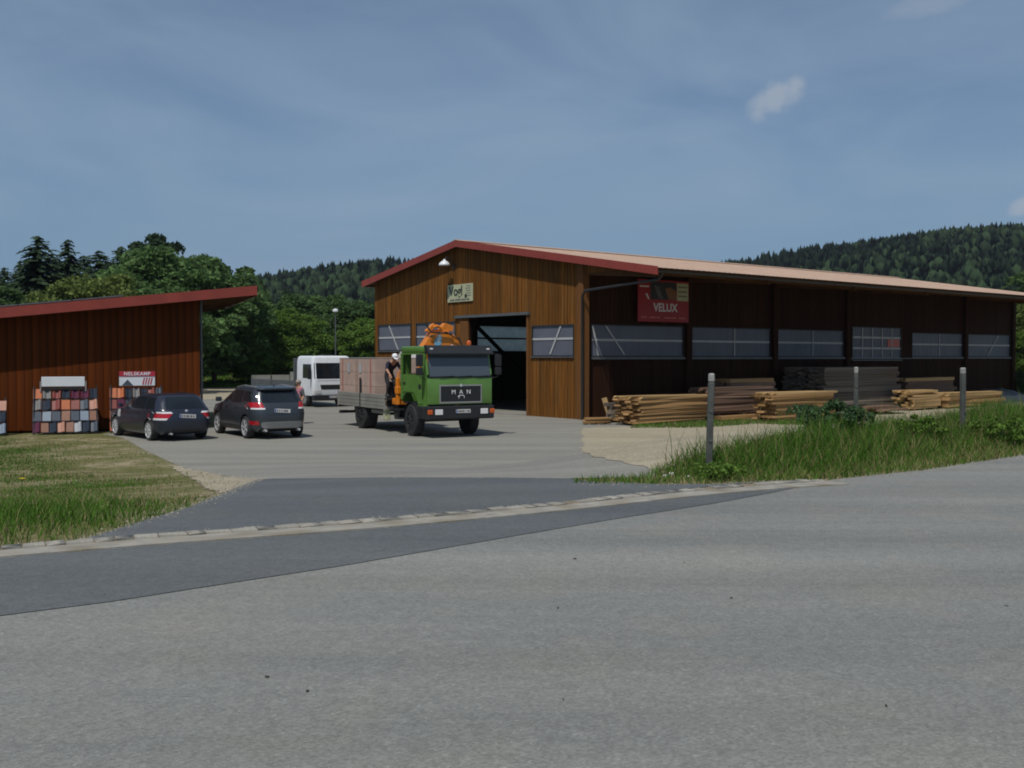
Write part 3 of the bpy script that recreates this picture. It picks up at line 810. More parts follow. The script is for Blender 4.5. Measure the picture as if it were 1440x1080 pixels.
# canopy: beams at every bay, purlins, closing boards at the front
for u in [0.06] + [o[1] + 0.26 for o in s_all[:-1]] + [18.85]:
    mb = MB(); u2 = u
    mb.prism([(0.0 - .04, 6.0), (-0.04, roofz(0) - 0.02), (-4.6, roofz(-4.6) - 0.02), (-4.6, roofz(-4.6) - 0.22)], 'x', u2 - 0.08, u2 + 0.08)
    mb.build('canopy_beam', M['beam'], hall)
for y in (-1.6, -3.0, -4.4):
    mb = MB(); mb.box(0.15, L_ + .3, y - 0.05, y + 0.05, roofz(y) - 0.15, roofz(y) - 0.01); mb.build('purlin', M['beam'], hall)
mb = MB()
for y in frange(-3.8, -0.32, 0.205)[:-1]:
    zb = 6.02 - 0.02 * y
    if roofz(y) - 0.03 > zb: mb.prism([(y, zb), (y + 0.19, zb), (y + 0.19, roofz(y + .19) - 0.02), (y, roofz(y) - 0.02)], 'x', -0.06, -0.03)
c = mb.build('canopy_boards', M['wood_gable'], hall); tag(c, kind='stuff')

def on_hall(x, y, z):
    return hall.matrix_basis @ Vector((x, y, z))
HRZ = hall.rotation_euler.z
# gable lamp
mbl = empty('gable_lamp', on_hall(-0.055, 9.05, 7.05), HRZ)
tag(mbl, 'white enamel dome lamp on a bent arm high on the hall gable', 'lamp')
mb = MB(); mb.lathe([(0.0, 0.27), (0.02, 0.28), (0.1, 0.25), (0.19, 0.16), (0.24, 0.06), (0.3, 0.05)], 'z', 20, (-0.55, 0, -0.06)); mb.build('lamp_shade', M['white_paint'], mbl, 60)
mb = MB(); mb.tube([(0, 0, -0.1), (-0.2, 0, 0.3), (-0.45, 0, 0.36), (-0.55, 0, 0.2)], 0.025, 8); mb.build('arm', M['metal_dark'], mbl, 60)
mb = MB(); mb.box(-0.04, 0.0, -0.08, 0.08, -0.2, 0.02, 0.01); mb.build('wall_plate', M['metal_dark'], mbl)

def sign_text(s, size, m, parent, loc, rot, **k):
    return link('lettering', text_mesh(s, size, m, **k), parent, loc, rot)
# company sign on the gable
sg = empty('company_sign', on_hall(-0.055, 8.49, 5.66), HRZ)
tag(sg, 'cream company board with dark green lettering above the hall doorway', 'sign')
mb = MB(); mb.box(-0.05, 0, -1.04, 1.04, -0.42, 0.42, 0.008); mb.build('board', M['cream'], sg)
RG = (R(90), 0, R(-90))
sign_text('Vogl', 0.66, M['ink_green'], sg, (-0.054, 0.33, 0.09), RG, bold=0.012, spacing=0.95)
for k in range(5):
    mb = MB(); mb.box(-0.056, -0.0505, -0.92, -0.46 - random.uniform(0, .1), 0.3 - k * 0.115, 0.335 - k * 0.115); mb.build('small_print', M['ink_grey'], sg)
mb = MB(); mb.lathe([(-0.056, 0.1), (-0.0505, 0.1)], 'x', 14, (0, -0.5, -0.16)); mb.build('emblem', M['ink_green'], sg)
for a, b in ((0.82, 0.45), (0.38, -0.05), (-0.12, -0.5), (-0.55, -0.8)):
    mb = MB(); mb.box(-0.056, -0.0505, b, a, -0.36, -0.28); mb.build('small_print', M['ink_grey'], sg)
# red advertising board under the canopy
uv0, uv1 = 3.14, 6.34
ad = empty('advertising_board', on_hall((uv0 + uv1) / 2, -0.21, 5.06), HRZ)
tag(ad, 'red advertising board with white lettering on the shaded side wall under the canopy', 'sign')
w2 = (uv1 - uv0) / 2
mb = MB(); mb.box(-w2, w2, -0.05, 0.0, -0.92, 0.92, 0.008); mb.build('board', M['red_sign'], ad)
RS = (R(90), 0, 0)
sign_text('VELUX', 0.5, M['sign_white'], ad, (0.1, -0.054, -0.3), RS, bold=0.012)
mb = MB()
for k, wd in enumerate((0.34, 0.52, 0.2, 0.42, 0.3, 0.48)):
    x = -1.4 + k * 0.47; mb.box(x, x + min(wd, 0.42), -0.057, -0.051, -0.76, -0.70)
mb.build('small_print', M['sign_pink'], ad)
mb = MB(); mb.box(-0.85, 0.78, -0.056, -0.051, 0.06, 0.84); pic = mb.build('picture_panel', M['ink_dark'], ad)
mb = MB(); mb.prism([(-0.62, 0.7), (-0.3, 0.62), (-0.18, 0.3), (0.0, 0.09), (-0.3, 0.09), (-0.48, 0.35)], 'y', -0.061, -0.057); mb.build('picture_shape', M['cloth_grey'], pic)
mb = MB(); mb.prism([(0.05, 0.55), (0.4, 0.62), (0.76, 0.45), (0.76, 0.08), (0.3, 0.08)], 'y', -0.061, -0.057); mb.build('picture_shape', M['hair_print'], pic)
mb = MB(); mb.box(0.82, 1.56, -0.057, -0.051, 0.04, 0.82); pn = mb.build('info_panel', M['cream'], ad)
mb = MB()
for k in range(3): mb.box(0.9, 1.48, -0.061, -0.0575, 0.62 - k * 0.2, 0.68 - k * 0.2)
mb.build('small_print', M['ink_grey'], pn)
mb = MB(); mb.box(-1.5, -0.95, -0.057, -0.051, 0.58, 0.64); mb.build('pale_line', M['sign_white'], ad)
mb = MB(); mb.prism([(-1.15, 0.3), (-1.05, 0.3), (-0.9, 0.06), (-1.0, 0.06)], 'y', -0.057, -0.051); mb.build('pale_line', M['sign_white'], ad)
# red loader standing inside
ld = empty('red_loader', on_hall(7.1, 8.9, 0.03), HRZ + R(200))
tag(ld, 'small red loader parked in the dark inside the open hall doorway', 'loader')
mb = MB(); mb.box(-1.1, 0.9, -0.55, 0.55, 0.5, 1.15, 0.06); mb.box(0.5, 1.1, -0.45, 0.45, 0.55, 1.35, 0.06); mb.build('body', M['fascia'], ld)
mb = MB(); mb.box(-1.05, -0.1, -0.5, 0.5, 1.9, 1.98, 0.02)
for x in (-1.0, -0.15):
    for y in (-0.47, 0.47): mb.tube([(x, y, 1.1), (x, y, 1.92)], 0.03, 6)
mb.build('roll_bar', M['metal_dark'], ld)
mb = MB(); mb.box(-0.8, -0.35, -0.25, 0.25, 1.15, 1.25, .03); mb.box(-0.85, -0.75, -0.25, 0.25, 1.2, 1.65, .03); mb.build('seat', M['black'], ld)
for x in (-0.75, 0.7):
    for y in (-0.62, 0.62):
        mb = MB(); mb.lathe([(y - 0.14, 0.3), (y - 0.12, 0.38), (y + 0.12, 0.38), (y + 0.14, 0.3)], 'y', 18, (x, 0, 0.385)); mb.build('wheel', M['rubber'], ld, 40)

# ------------------------------------------------------------------ shed on the left
SA = math.atan2(0.366, 0.93)
shed = empty('lean_to_shed', (-17.28, 34.8, 0), SA)
tag(shed, 'red-brown boarded shed with a sloping red-edged roof on the left of the yard', 'shed')
T0, T1 = -9.0, 6.48
def shz(t): return 3.93 + 0.113 * t
bm_board = MB(); bm_board.box(0.004, 0.246, -0.03, 0.0, 0, 1, 0.006); board_me = bm_board.mesh('board', M['wood_shed'])
t = T0
while t < T1 - 0.02:
    link('board', board_me, shed, (t, random.uniform(-.006, .0), 0.08), None, (min(0.25, T1 - t) / 0.25, 1, shz(t) - 0.08 + 0.015)); t += 0.25
mb = MB(); mb.prism([(T0, 0), (T1 - 0.01, 0), (T1 - 0.01, shz(T1) - 0.03), (T0, shz(T0) - 0.03)], 'y', 0.003, 0.12); mb.build('front_wall', M['wood_back'], shed)
mb = MB(); mb.box(T1 - 0.12, T1, 0.122, 9.0, 0, shz(T1) - 0.03); mb.build('end_wall', M['wood_shed'], shed)
mb = MB(); mb.box(T0, T1 - .13, 8.9, 9.0, 0, shz(T0) - 0.03); mb.build('back_wall', M['wood_back'], shed)
mb = MB(); mb.tube([(T1 + 0.06, 0.1, 0.02), (T1 + 0.06, 0.1, shz(T1) - 0.02)], 0.045, 8); mb.build('downpipe', M['metal_grey'], shed, 50)
F0 = -0.75; TR = T1 + 1.9
mb = MB(); mb.prism([(T0 - 1, shz(T0 - 1)), (TR, shz(TR)), (TR, shz(TR) + 0.16), (T0 - 1, shz(T0 - 1) + 0.16)], 'y', F0, 9.6); rf = mb.build('roof', M['beam'], shed)
mb = MB(); mb.prism([(T0 - 1.02, shz(T0 - 1) - 0.05), (TR + 0.03, shz(TR) - 0.05), (TR + .03, shz(TR) + 0.29), (T0 - 1.02, shz(T0 - 1) + 0.29)], 'y', F0 - 0.045, F0 - 0.003); mb.build('verge_board', M['fascia'], rf)
mb = MB(); mb.prism([(T0 - 1.0, shz(T0 - 1) + 0.163), (TR + 0.05, shz(TR) + 0.163), (TR + .05, shz(TR) + 0.21), (T0 - 1.0, shz(T0 - 1) + 0.21)], 'y', F0, 9.6); mb.build('roof_covering', M['fascia'], rf)
mb = MB(); mb.box(TR + 0.003, TR + 0.04, F0 + .002, 9.6, shz(TR) - 0.08, shz(TR) + 0.16); mb.build('eave_board', M['fascia'], rf)
for y in (0.2, 3.0, 6.0, 8.8):
    mb = MB(); mb.prism([(T1 + .01, shz(T1) - 0.2), (TR - 0.1, shz(TR) - 0.13), (TR - 0.1, shz(TR) - 0.005), (T1 + .01, shz(T1) - 0.005)], 'y', y - 0.06, y + 0.06); mb.build('rafter', M['beam'], rf)
# solar modules lying on the roof
sp0 = MB(); sp0.box(0, 1.62, 0, 2.6, 0, 0.045); fr_me = sp0.mesh('solar_panel', M['metal_grey'])
sp1 = MB(); sp1.box(0.04, 1.58, 0.04, 2.56, 0.046, 0.05); gl_me = sp1.mesh('cell_sheet', M['glass'])
for k in range(6):
    t = 2.35 - 1.66 * (k + 1) + 1.6
    p = link('solar_panel', fr_me, shed, (t, F0 + 0.5, shz(t) + 0.34), (0, -math.atan(0.113), 0)); link('cell_sheet', gl_me, p)
    for q in (0.3, 1.25):
        m = MB(); m.box(q, q + 0.05, 0.2, 2.4, -0.13, -0.002); m.build('mounting_rail', M['metal_grey'], p)
def on_shed(x, y, z): return shed.matrix_basis @ Vector((x, y, z))

# ------------------------------------------------------------------ roof tile display racks
def tile_mesh(kind, m):
    mb = MB()
    if kind == 'flat': mb.box(-0.5, 0.5, -0.03, 0, 0, 1)
    else:
        pr = [(-.5, 0), (-.42, -.1), (-.3, -.13), (-.18, -.06), (0, -.02), (.2, -.03), (.34, -.12), (.46, -.12), (.5, -.04), (.5, .02), (-.5, .04)] if kind == 'pan' else \
             [(-.5, 0), (-.2, -.02), (.05, -.05), (.22, -.16), (.38, -.17), (.5, -.08), (.5, .02), (-.5, .03)]
        mb.prism([(a, b * 0.6) for a, b in pr], 'z', 0, 1)
    return mb.mesh('roof_tile', m, 30)
TM = {}
def get_tile(kind, c):
    if (kind, c) not in TM: TM[(kind, c)] = tile_mesh(kind, TILE[c])
    return TM[(kind, c)]
def rack(name, t0, width, rows, header, label, hh, lean=0.4):
    """an A-frame with rows of roof tiles leaning back, and a header board on top"""
    r = empty(name, on_shed(t0, -0.95, 0), SA); tag(r, label, 'tile display', 'roof tile displays along the shed')
    r.location.z = zt(r.location.x, r.location.y)
    zs = 0.08; n_rows = len(rows); rh = 0.36; y = 0.0
    mb = MB()
    for x in (-width / 2 + 0.05, width / 2 - 0.05):
        mb.tube([(x, -0.12, 0), (x, 0.42, zs + n_rows * rh + 0.1)], 0.025, 6); mb.tube([(x, 0.7, 0.0), (x, 0.42, zs + n_rows * rh + 0.1)], 0.02, 6)
    mb.build('frame', M['metal_dark'], r)
    for i, row in enumerate(rows):
        zb = zs + (n_rows - 1 - i) * (rh + 0.01); yb = -0.12 + (n_rows - 1 - i) * 0.14
        cw = width / len(row)
        mb = MB(); mb.box(-width / 2, width / 2, yb - 0.02, yb + 0.1, zb - 0.03, zb - 0.002); mb.build('shelf', M['metal_dark'], r)
        for k, (kind, c) in enumerate(row):
            off = 0.05 * (1 - i / n_rows) if True else 0
            link('roof_tile', get_tile(kind, c), r, (-width / 2 + (k + 0.5) * cw, yb + 0.02 + random.uniform(-.01, .01), zb), (-lean, 0, random.uniform(-.06, .06)), (cw * 0.9, 0.8, rh * random.uniform(.93, 1.0)))
    zt_ = zs + n_rows * (rh + 0.01) + 0.02
    header(r, zt_, hh)
    return r
def header_white(r, z, hh):
    mb = MB(); mb.box(-0.75, 0.6, 0.36, 0.4, z + 0.02, z + 0.02 + hh, 0.008); mb.build('header_board', M['white'], r)
    mb = MB(); mb.box(-0.72, 0.57, 0.34, 0.42, z - 0.09, z - 0.01); mb.build('header_rail', M['black'], r)
    for x in (-0.78, 0.63):
        mb = MB(); mb.box(x - 0.02, x + 0.02, 0.35, 0.4, z - 0.15, z + hh * 0.6); mb.build('header_post', M['silver'], r)
rowsA = [[('flat', 'orange'), ('pan', 'grey'), ('pan', 'red'), ('pan', 'black'), ('pan', 'wine'), ('pan', 'wine'), ('pan', 'black')],
         [('roll', 'grey'), ('roll', 'black'), ('roll', 'red'), ('flat', 'orange'), ('flat', 'red'), ('roll', 'slate'), ('roll', 'salmon')],
         [('flat', 'slate'), ('flat', 'blue'), ('flat', 'slate'), ('flat', 'brown'), ('flat', 'slate'), ('flat', 'blue'), ('flat', 'brown')],
         [('roll', 'wine'), ('flat', 'brown'), ('roll', 'black'), ('roll', 'salmon'), ('flat', 'brown'), ('roll', 'pale'), ('roll', 'black'), ('roll', 'slate')]]
rack('tile_rack', 2.05, 2.05, rowsA, header_white, 'roof tile display with a blank white header board and four rows of coloured tiles', 0.33)
def header_red(r, z, hh):
    mb = MB(); mb.box(-0.55, 0.62, 0.36, 0.4, z + 0.02, z + 0.52, 0.008); hb = mb.build('header_board', M['white'], r)
    mb = MB(); mb.box(-0.55, 0.62, 0.345, 0.357, z + 0.35, z + 0.52); mb.build('red_band', M['ink_red'], hb)
    link('lettering', text_mesh('NELSKAMP', 0.165, M['white'], depth=0.003, bold=0.004, spacing=1.12), hb, (0.035, 0.341, z + 0.433), (R(90), 0, 0))
    mb = MB(); mb.prism([(-0.46, z + 0.04), (-0.28, z + 0.24), (-0.1, z + 0.04)], 'y', 0.352, 0.358); mb.build('house_print', TILE['slate'], hb)
    for k in range(4):
        mb = MB(); x = 0.2 + k * 0.085; mb.prism([(x, z + 0.06), (x + .04, z + 0.06), (x + 0.09, z + 0.3), (x + .05, z + 0.3)], 'y', 0.352, 0.358); mb.build('red_stripe', M['ink_red'], hb)
rowsB = [[('flat', 'orange'), ('roll', 'orange'), ('pan', 'black'), ('pan', 'grey'), ('pan', 'black'), ('roll', 'red'), ('pan', 'slate')],
         [('flat', 'red'), ('flat', 'wine'), ('roll', 'black'), ('roll', 'slate'), ('roll', 'brown'), ('flat', 'slate'), ('roll', 'black')],
         [('flat', 'orange'), ('flat', 'orange'), ('roll', 'slate'), ('roll', 'black'), ('flat', 'brown'), ('flat', 'slate'), ('flat', 'slate')],
         [('flat', 'orange'), ('flat', 'brown'), ('roll', 'red'), ('flat', 'slate'), ('roll', 'salmon'), ('flat', 'pale'), ('roll', 'black')]]
rack('tile_rack', 4.3, 1.75, rowsB, header_red, 'roof tile display with a red and white header board behind the dark estate car', 0.5)
rowsC = [[('flat', 'grey'), ('roll', 'slate'), ('roll', 'grey'), ('flat', 'black'), ('flat', 'red'), ('flat', 'salmon')], [('flat', 'slate'), ('flat', 'brown'), ('roll', 'pale'), ('flat', 'slate'), ('roll', 'blue'), ('roll', 'black')],
         [('flat', 'brown'), ('flat', 'slate'), ('roll', 'wine'), ('roll', 'black'), ('roll', 'slate'), ('roll', 'blue')]]
def header_none(r, z, hh): pass
rack('tile_rack', -0.6, 1.7, rowsC, header_none, 'low roof tile display cut off by the left edge of the photo', 0.3)
# ------------------------------------------------------------------ vehicles
class Loft:
    """car body as a stack of rounded plan outlines: (z, x_rear, x_front, half_width, squareness)"""
    def __init__(self, levels): self.lv = levels
    def at(self, z):
        lv = self.lv
        for a, b in zip(lv[:-1], lv[1:]):
            if z <= b[0]:
                t = max(0.0, (z - a[0]) / (b[0] - a[0])); return [p + (q - p) * t for p, q in zip(a, b)]
        return list(lv[-1])
    def body(self, name, m, parent, arches=(), n=56, smooth=32):
        mb = MB(); bm = mb.bm; rings = []
        for (z, xr, xf, w, k) in self.lv:
            c, a = (xr + xf) / 2, (xf - xr) / 2; ring = []
            for i in range(n):
                t = 2 * pi * (i + 0.5) / n; ct, st = cos(t), sin(t)
                # spread the points so that corners and long sides both get some
                x = c + a * math.copysign(abs(ct) ** (2 / k), ct); y = w * math.copysign(abs(st) ** (2 / k), st)
                ring.append(bm.verts.new((x, y, z)))
            rings.append(ring)
        for r0, r1 in zip(rings[:-1], rings[1:]):
            for i in range(n): bm.faces.new([r0[i], r0[(i + 1) % n], r1[(i + 1) % n], r1[i]])
        bm.faces.new(rings[0][::-1]); bm.faces.new(rings[-1])
        me = mb.mesh(name, m)
        if arches:
            o = link('tmp', me); cb = MB()
            for (x, r) in arches:
                for s in (-1, 1):
                    cb.lathe([(s * 0.55, r), (s * 1.4, r)], 'y', 32, (x, 0, r * 0.93))
            cut = cb.build('cut', M['black'])
            md = o.modifiers.new('b', 'BOOLEAN'); md.object = cut; md.operation = 'DIFFERENCE'; md.solver = 'EXACT'
            dg = bpy.context.evaluated_depsgraph_get()
            me2 = bpy.data.meshes.new_from_object(o.evaluated_get(dg)); bpy.data.objects.remove(o); bpy.data.objects.remove(cut); me = me2; me.name = name
            me.materials.clear(); me.materials.append(m); me.materials.append(M['black'])
            mi = []
            for p in me.polygons:
                inn = abs(p.center.y) < 0.6 and False
                for (x, r) in arches:
                    dd = math.hypot(p.center.x - x, p.center.z - r * 0.93)
                    if dd < r + 0.02 and abs(abs(p.normal.y)) < 0.3 and dd > r - 0.06: inn = True
                    if dd < r and abs(p.center.y) < 0.6: inn = True
                mi.append(1 if inn else 0)
            me.polygons.foreach_set('material_index', mi)
        me.shade_smooth(); me.set_sharp_from_angle(angle=R(smooth))
        return link(name, me, parent)
    def side_pt(self, x, z, s, off):
        _, xr, xf, w, k = self.at(z); c, a = (xr + xf) / 2, (xf - xr) / 2
        u = min(abs((x - c) / a), 0.9995); return Vector((x, s * (w * (1 - u ** k) ** (1 / k) + off), z))
    def end_pt(self, yf, z, e, off):
        """yf: fraction of the half width, e: +1 front, -1 rear"""
        _, xr, xf, w, k = self.at(z); c, a = (xr + xf) / 2, (xf - xr) / 2
        u = min(abs(yf), 0.9995); return Vector((c + e * (a * (1 - u ** k) ** (1 / k) + off), yf * w, z))
    def patch(self, name, m, parent, fn, rows, nu=10, off=0.006, smooth=40):
        """rows: (z, a, b) ranges; fn(u, z, off) gives the point"""
        mb = MB(); bm = mb.bm; G = []; fine = []
        for (z0, a0, b0), (z1, a1, b1) in zip(rows[:-1], rows[1:]):
            for q in range(3): t = q / 3; fine.append((z0 + (z1 - z0) * t, a0 + (a1 - a0) * t, b0 + (b1 - b0) * t))
        fine.append(rows[-1])
        outer = [[bm.verts.new(fn(a + (b - a) * i / nu, z, off)) for i in range(nu + 1)] for z, a, b in fine]
        inner = [[bm.verts.new(fn(a + (b - a) * i / nu, z, -0.02)) for i in range(nu + 1)] for z, a, b in fine]
        for r in range(len(fine) - 1):
            for i in range(nu):
                bm.faces.new([outer[r][i], outer[r][i + 1], outer[r + 1][i + 1], outer[r + 1][i]])
        for r in range(len(fine) - 1):
            for i in (0, nu): bm.faces.new([outer[r][i], outer[r + 1][i], inner[r + 1][i], inner[r][i]])
        for i in range(nu):
            for r in (0, len(fine) - 1): bm.faces.new([outer[r][i], outer[r][i + 1], inner[r][i + 1], inner[r][i]])
        return mb.build(name, m, parent, smooth)
    def side(self, name, m, parent, rows, s, **k): return self.patch(name, m, parent, lambda u, z, o: self.side_pt(u, z, s, o), rows, **k)
    def end(self, name, m, parent, rows, e, **k): return self.patch(name, m, parent, lambda u, z, o: self.end_pt(u, z, e, o), rows, **k)

_wheel = {}
def wheel(parent, x, y, r, w, rim_r, spokes=5, rimmat='steel', steer=0.0):
    s = 1 if y > 0 else -1
    key = (r, w, rim_r, spokes, rimmat)
    if key not in _wheel:
        mb = MB(); mb.lathe([(-w / 2, rim_r), (-w / 2, r * 0.93), (-w / 2 + 0.03, r * 0.99), (0, r), (w / 2 - 0.03, r * 0.99), (w / 2, r * 0.93), (w / 2, rim_r), (w / 2 - 0.118, rim_r * 0.99)], 'y', 30)
        ty = mb.mesh('wheel', M['rubber'], 40)
        mb = MB()
        prof = [(w / 2 - 0.10, rim_r * 0.93), (w / 2 + 0.004, rim_r * 0.95), (w / 2 + 0.008, rim_r * 1.02), (w / 2 - 0.02, rim_r * 1.02), (w / 2 - 0.1, rim_r * .98)]
        n = 30
        for i in range(len(prof)):
            (a, ra), (b, rb) = prof[i], prof[(i + 1) % len(prof)]
            for k in range(n):
                t0, t1 = 2 * pi * k / n, 2 * pi * (k + 1) / n
                mb.quad([(ra * cos(t0), a, ra * sin(t0)), (ra * cos(t1), a, ra * sin(t1)), (rb * cos(t1), b, rb * sin(t1)), (rb * cos(t0), b, rb * sin(t0))])
        for k in range(spokes):
            mtx = Matrix.Rotation(2 * pi * k / spokes + 0.3, 4, 'Y')
            mb.box(-rim_r * 0.13, rim_r * 0.13, w / 2 - 0.035, w / 2 - 0.005, rim_r * 0.12, rim_r * 0.97, 0.006, mtx)
        mb.lathe([(w / 2 - 0.05, rim_r * 0.25), (w / 2 + 0.0, rim_r * 0.22), (w / 2 + 0.004, rim_r * 0.1)], 'y', 16)
        rm = mb.mesh('rim', M[rimmat], 40)
        mb = MB(); mb.lathe([(w / 2 - 0.115, rim_r * 1.0), (w / 2 - 0.1, rim_r * 1.0)], 'y', 24); dk = mb.mesh('brake_disc', M['metal_dark'])
        _wheel[key] = (ty, rm, dk)
    ty, rm, dk = _wheel[key]
    o = link('wheel', ty, parent, (x, y, r), (0, 0, (0 if s > 0 else pi) + steer))
    link('rim', rm, o); link('brake_disc', dk, o); return o
def plate(parent, loc, rot, wid=0.52, hei=0.115):
    """number plate; its characters cannot be read in the photograph"""
    mb = MB(); mb.box(-wid / 2, wid / 2, -0.012, 0, -hei / 2, hei / 2, 0.003); p = link('licence_plate', mb.mesh('licence_plate', M['sign_white']), parent, loc, rot)
    mb = MB(); mb.box(-wid / 2 + 0.004, -wid / 2 + 0.045, -0.0145, -0.0125, -hei / 2 + .004, hei / 2 - .004); mb.build('country_strip', M['ink_blue'], p)
    mb = MB(); x = -wid / 2 + 0.07
    while x < wid / 2 - 0.05:
        l = random.choice((0.03, 0.035, 0.02)); mb.box(x, x + l, -0.0145, -0.0125, -hei * 0.3, hei * 0.3); x += l + random.choice((0.014, 0.014, 0.04))
    mb.build('plate_print', M['ink_dark'], p)
    return p

def car(name, loc, head, L, paint, label, arches, hub, suv):
    c = empty(name, loc, head); tag(c, label, 'car', 'cars parked in the yard')
    b = L.body('body', paint, c, arches)
    for (x, r) in arches:
        for s in (-1, 1): wheel(c, x, s * hub[0], hub[1], 0.215, hub[2], hub[3])
    return c, b
# estate car
Lw = Loft([(0.2, -2.02, 2.05, 0.8, 6), (0.3, -2.2, 2.2, 0.875, 6), (0.52, -2.26, 2.26, 0.905, 6), (0.7, -2.25, 2.22, 0.908, 6), (0.8, -2.22, 2.12, 0.905, 6), (0.9, -2.17, 1.62, 0.895, 6.5),
           (0.965, -2.12, 1.05, 0.875, 7), (1.0, -2.09, 0.98, 0.855, 7), (1.2, -1.92, 0.52, 0.765, 7), (1.35, -1.76, 0.12, 0.68, 7), (1.405, -1.66, -0.1, 0.62, 6), (1.435, -1.45, -0.45, 0.5, 5)])
HW = math.atan2(0.75, -0.66)
wx, wy = att(214, 620)
dW = Vector((-0.66, 0.75)); rW = Vector((0.75, 0.66))
cw = Vector((wx, wy)) + rW * 0.76 + dW * 1.38
wag, wb = car('estate_car', (cw.x, cw.y, zt(cw.x, cw.y) + 0.004), HW, Lw, M['car_blue'], 'dark blue estate car seen from behind, parked nose towards the shed', ((-1.38, 0.37), (1.38, 0.37)), (0.795, 0.325, 0.235, 10), False)
Lw.end('rear_window', M['glass'], wag, [(1.0, -0.86, 0.86), (1.14, -0.9, 0.9), (1.35, -0.86, 0.86)], -1)
Lw.end('windscreen', M['glass'], wag, [(0.99, -0.85, 0.85), (1.34, -0.85, 0.85)], 1)
for s in (-1, 1):
    Lw.side('side_window', M['glass'], wag, [(0.985, -0.02, 0.82), (1.33, -0.02, 0.2)], s)
    Lw.side('side_window', M['glass'], wag, [(0.985, -0.98, -0.09), (1.34, -0.9, -0.09)], s)
    Lw.side('side_window', M['glass'], wag, [(0.985, -1.72, -1.05), (1.33, -1.5, -0.97)], s)
    lo_, hi_ = (0.52, 1.0) if s > 0 else (-1.0, -0.52)
    tl = Lw.end('tail_light', M['red_lamp'], wag, [(0.72, s * 0.66, s * 0.992), (0.86, s * 0.52, s * 0.992)], -1, off=0.012)
    Lw.end('indicator', M['clear_lamp'], tl, [(0.862, s * 0.5, s * 0.97), (0.915, s * 0.56, s * 0.985)], -1, off=0.013)
    Lw.end('reversing_light', M['clear_lamp'], tl, [(0.66, s * 0.74, s * 0.985), (0.718, s * 0.68, s * 0.992)], -1, off=0.013)
    Lw.side('side_light', M['red_lamp'], tl, [(0.74, -2.12, -1.92), (0.87, -2.06, -1.86)], s, off=0.01, nu=4)
    Lw.end('headlight', M['clear_lamp'], wag, [(0.62, s * 0.5, s * 0.97), (0.76, s * 0.55, s * 0.985)], 1, off=0.008)
    mb = MB(); mb.box(0.62, 0.78, s * 0.9, s * 1.04, 0.99, 1.11, 0.03); mb.build('mirror', M['car_blue'], wag)
    mb = MB(); mb.tube([(-1.5, s * 0.56, 1.42), (-0.3, s * 0.56, 1.455), (0.0, s * 0.58, 1.4)], 0.014, 6); mb.build('roof_rail', M['black'], wag)
    for x in (-0.5, 0.45): p = Lw.side_pt(x, 0.86, s, 0.012); mb = MB(); mb.box(p.x - 0.1, p.x + 0.1, p.y - 0.012, p.y + 0.012, 0.845, 0.875, 0.006); mb.build('door_handle', M['car_blue'], wag)
    for x0 in (-0.98, 0.0, 0.98):
        Lw.side('door_gap', M['black'], wag, [(0.34, x0 - 0.006, x0 + 0.006), (0.97, x0 - 0.006, x0 + 0.006)], s, nu=1, off=0.002)
Lw.side('side_sticker', M['bar_white'], wag, [(0.66, 0.9, 1.12), (0.9, 0.9, 1.12)], 1, nu=2, off=0.003)
Lw.end('bumper_edge', M['black'], wag, [(0.26, -0.86, 0.86), (0.36, -0.88, 0.88)], -1)
Lw.end('tailgate_gap', M['black'], wag, [(0.618, -0.75, 0.75), (0.628, -0.75, 0.75)], -1, off=0.003)
q = Lw.end_pt(0, 0.78, -1, 0.012); plate(wag, (q.x - 0.004, 0, 0.77), (0, R(4), R(-90)))
q = Lw.end_pt(0, 0.925, -1, 0); mb = MB(); mb.lathe([(q.x - 0.02, 0.038), (q.x + 0.01, 0.042)], 'x', 16, (0, 0, 0.925)); em = mb.build('emblem', M['clear_lamp'], wag)
for a in (0, pi):
    mb = MB(); mb.prism([(0, 0)] + [(0.026 * cos(a + t), 0.026 * sin(a + t)) for t in np.linspace(0, pi / 2, 5)], 'x', q.x - 0.024, q.x - 0.021)
    e2 = mb.build('emblem_quarter', M['ink_blue'], em); e2.location.z = 0.925
mb = MB(); mb.tube([(q.x + 0.16, 0.0, 1.02), (q.x + 0.21, 0.38, 1.09)], 0.012, 6); mb.build('wiper', M['black'], wag)
mb = MB(); mb.lathe([(-2.26, 0.03), (-2.05, 0.035)], 'x', 12, (0, 0.52, 0.24)); mb.build('exhaust', M['steel'], wag)
# tall compact car (SUV)
Ls = Loft([(0.24, -1.98, 2.02, 0.84, 5.5), (0.36, -2.2, 2.2, 0.9, 5.5), (0.55, -2.26, 2.26, 0.925, 5.5), (0.8, -2.25, 2.22, 0.93, 6), (0.98, -2.2, 2.05, 0.92, 6), (1.06, -2.15, 1.55, 0.9, 6),
           (1.12, -2.1, 1.2, 0.875, 7), (1.3, -1.98, 0.82, 0.815, 7), (1.52, -1.84, 0.32, 0.735, 7), (1.61, -1.84, 0.02, 0.68, 6), (1.66, -1.6, -0.4, 0.56, 5)])
sx, sy = att(349, 617)
dS = Vector((-0.56, 0.828)); rS = Vector((0.828, 0.56))
cs = Vector((sx, sy)) + rS * 0.79 + dS * 1.35
suv, sb = car('off_road_car', (cs.x, cs.y, zt(cs.x, cs.y) + 0.004), math.atan2(dS.y, dS.x), Ls, M['car_grey'], 'taller slate grey off-road car with pale lower bumper strip, next to the estate car', ((-1.35, 0.41), (1.35, 0.41)), (0.815, 0.36, 0.255, 5), True)
Ls.end('rear_window', M['glass'], suv, [(1.16, -0.84, 0.84), (1.28, -0.9, 0.9), (1.54, -0.86, 0.86)], -1)
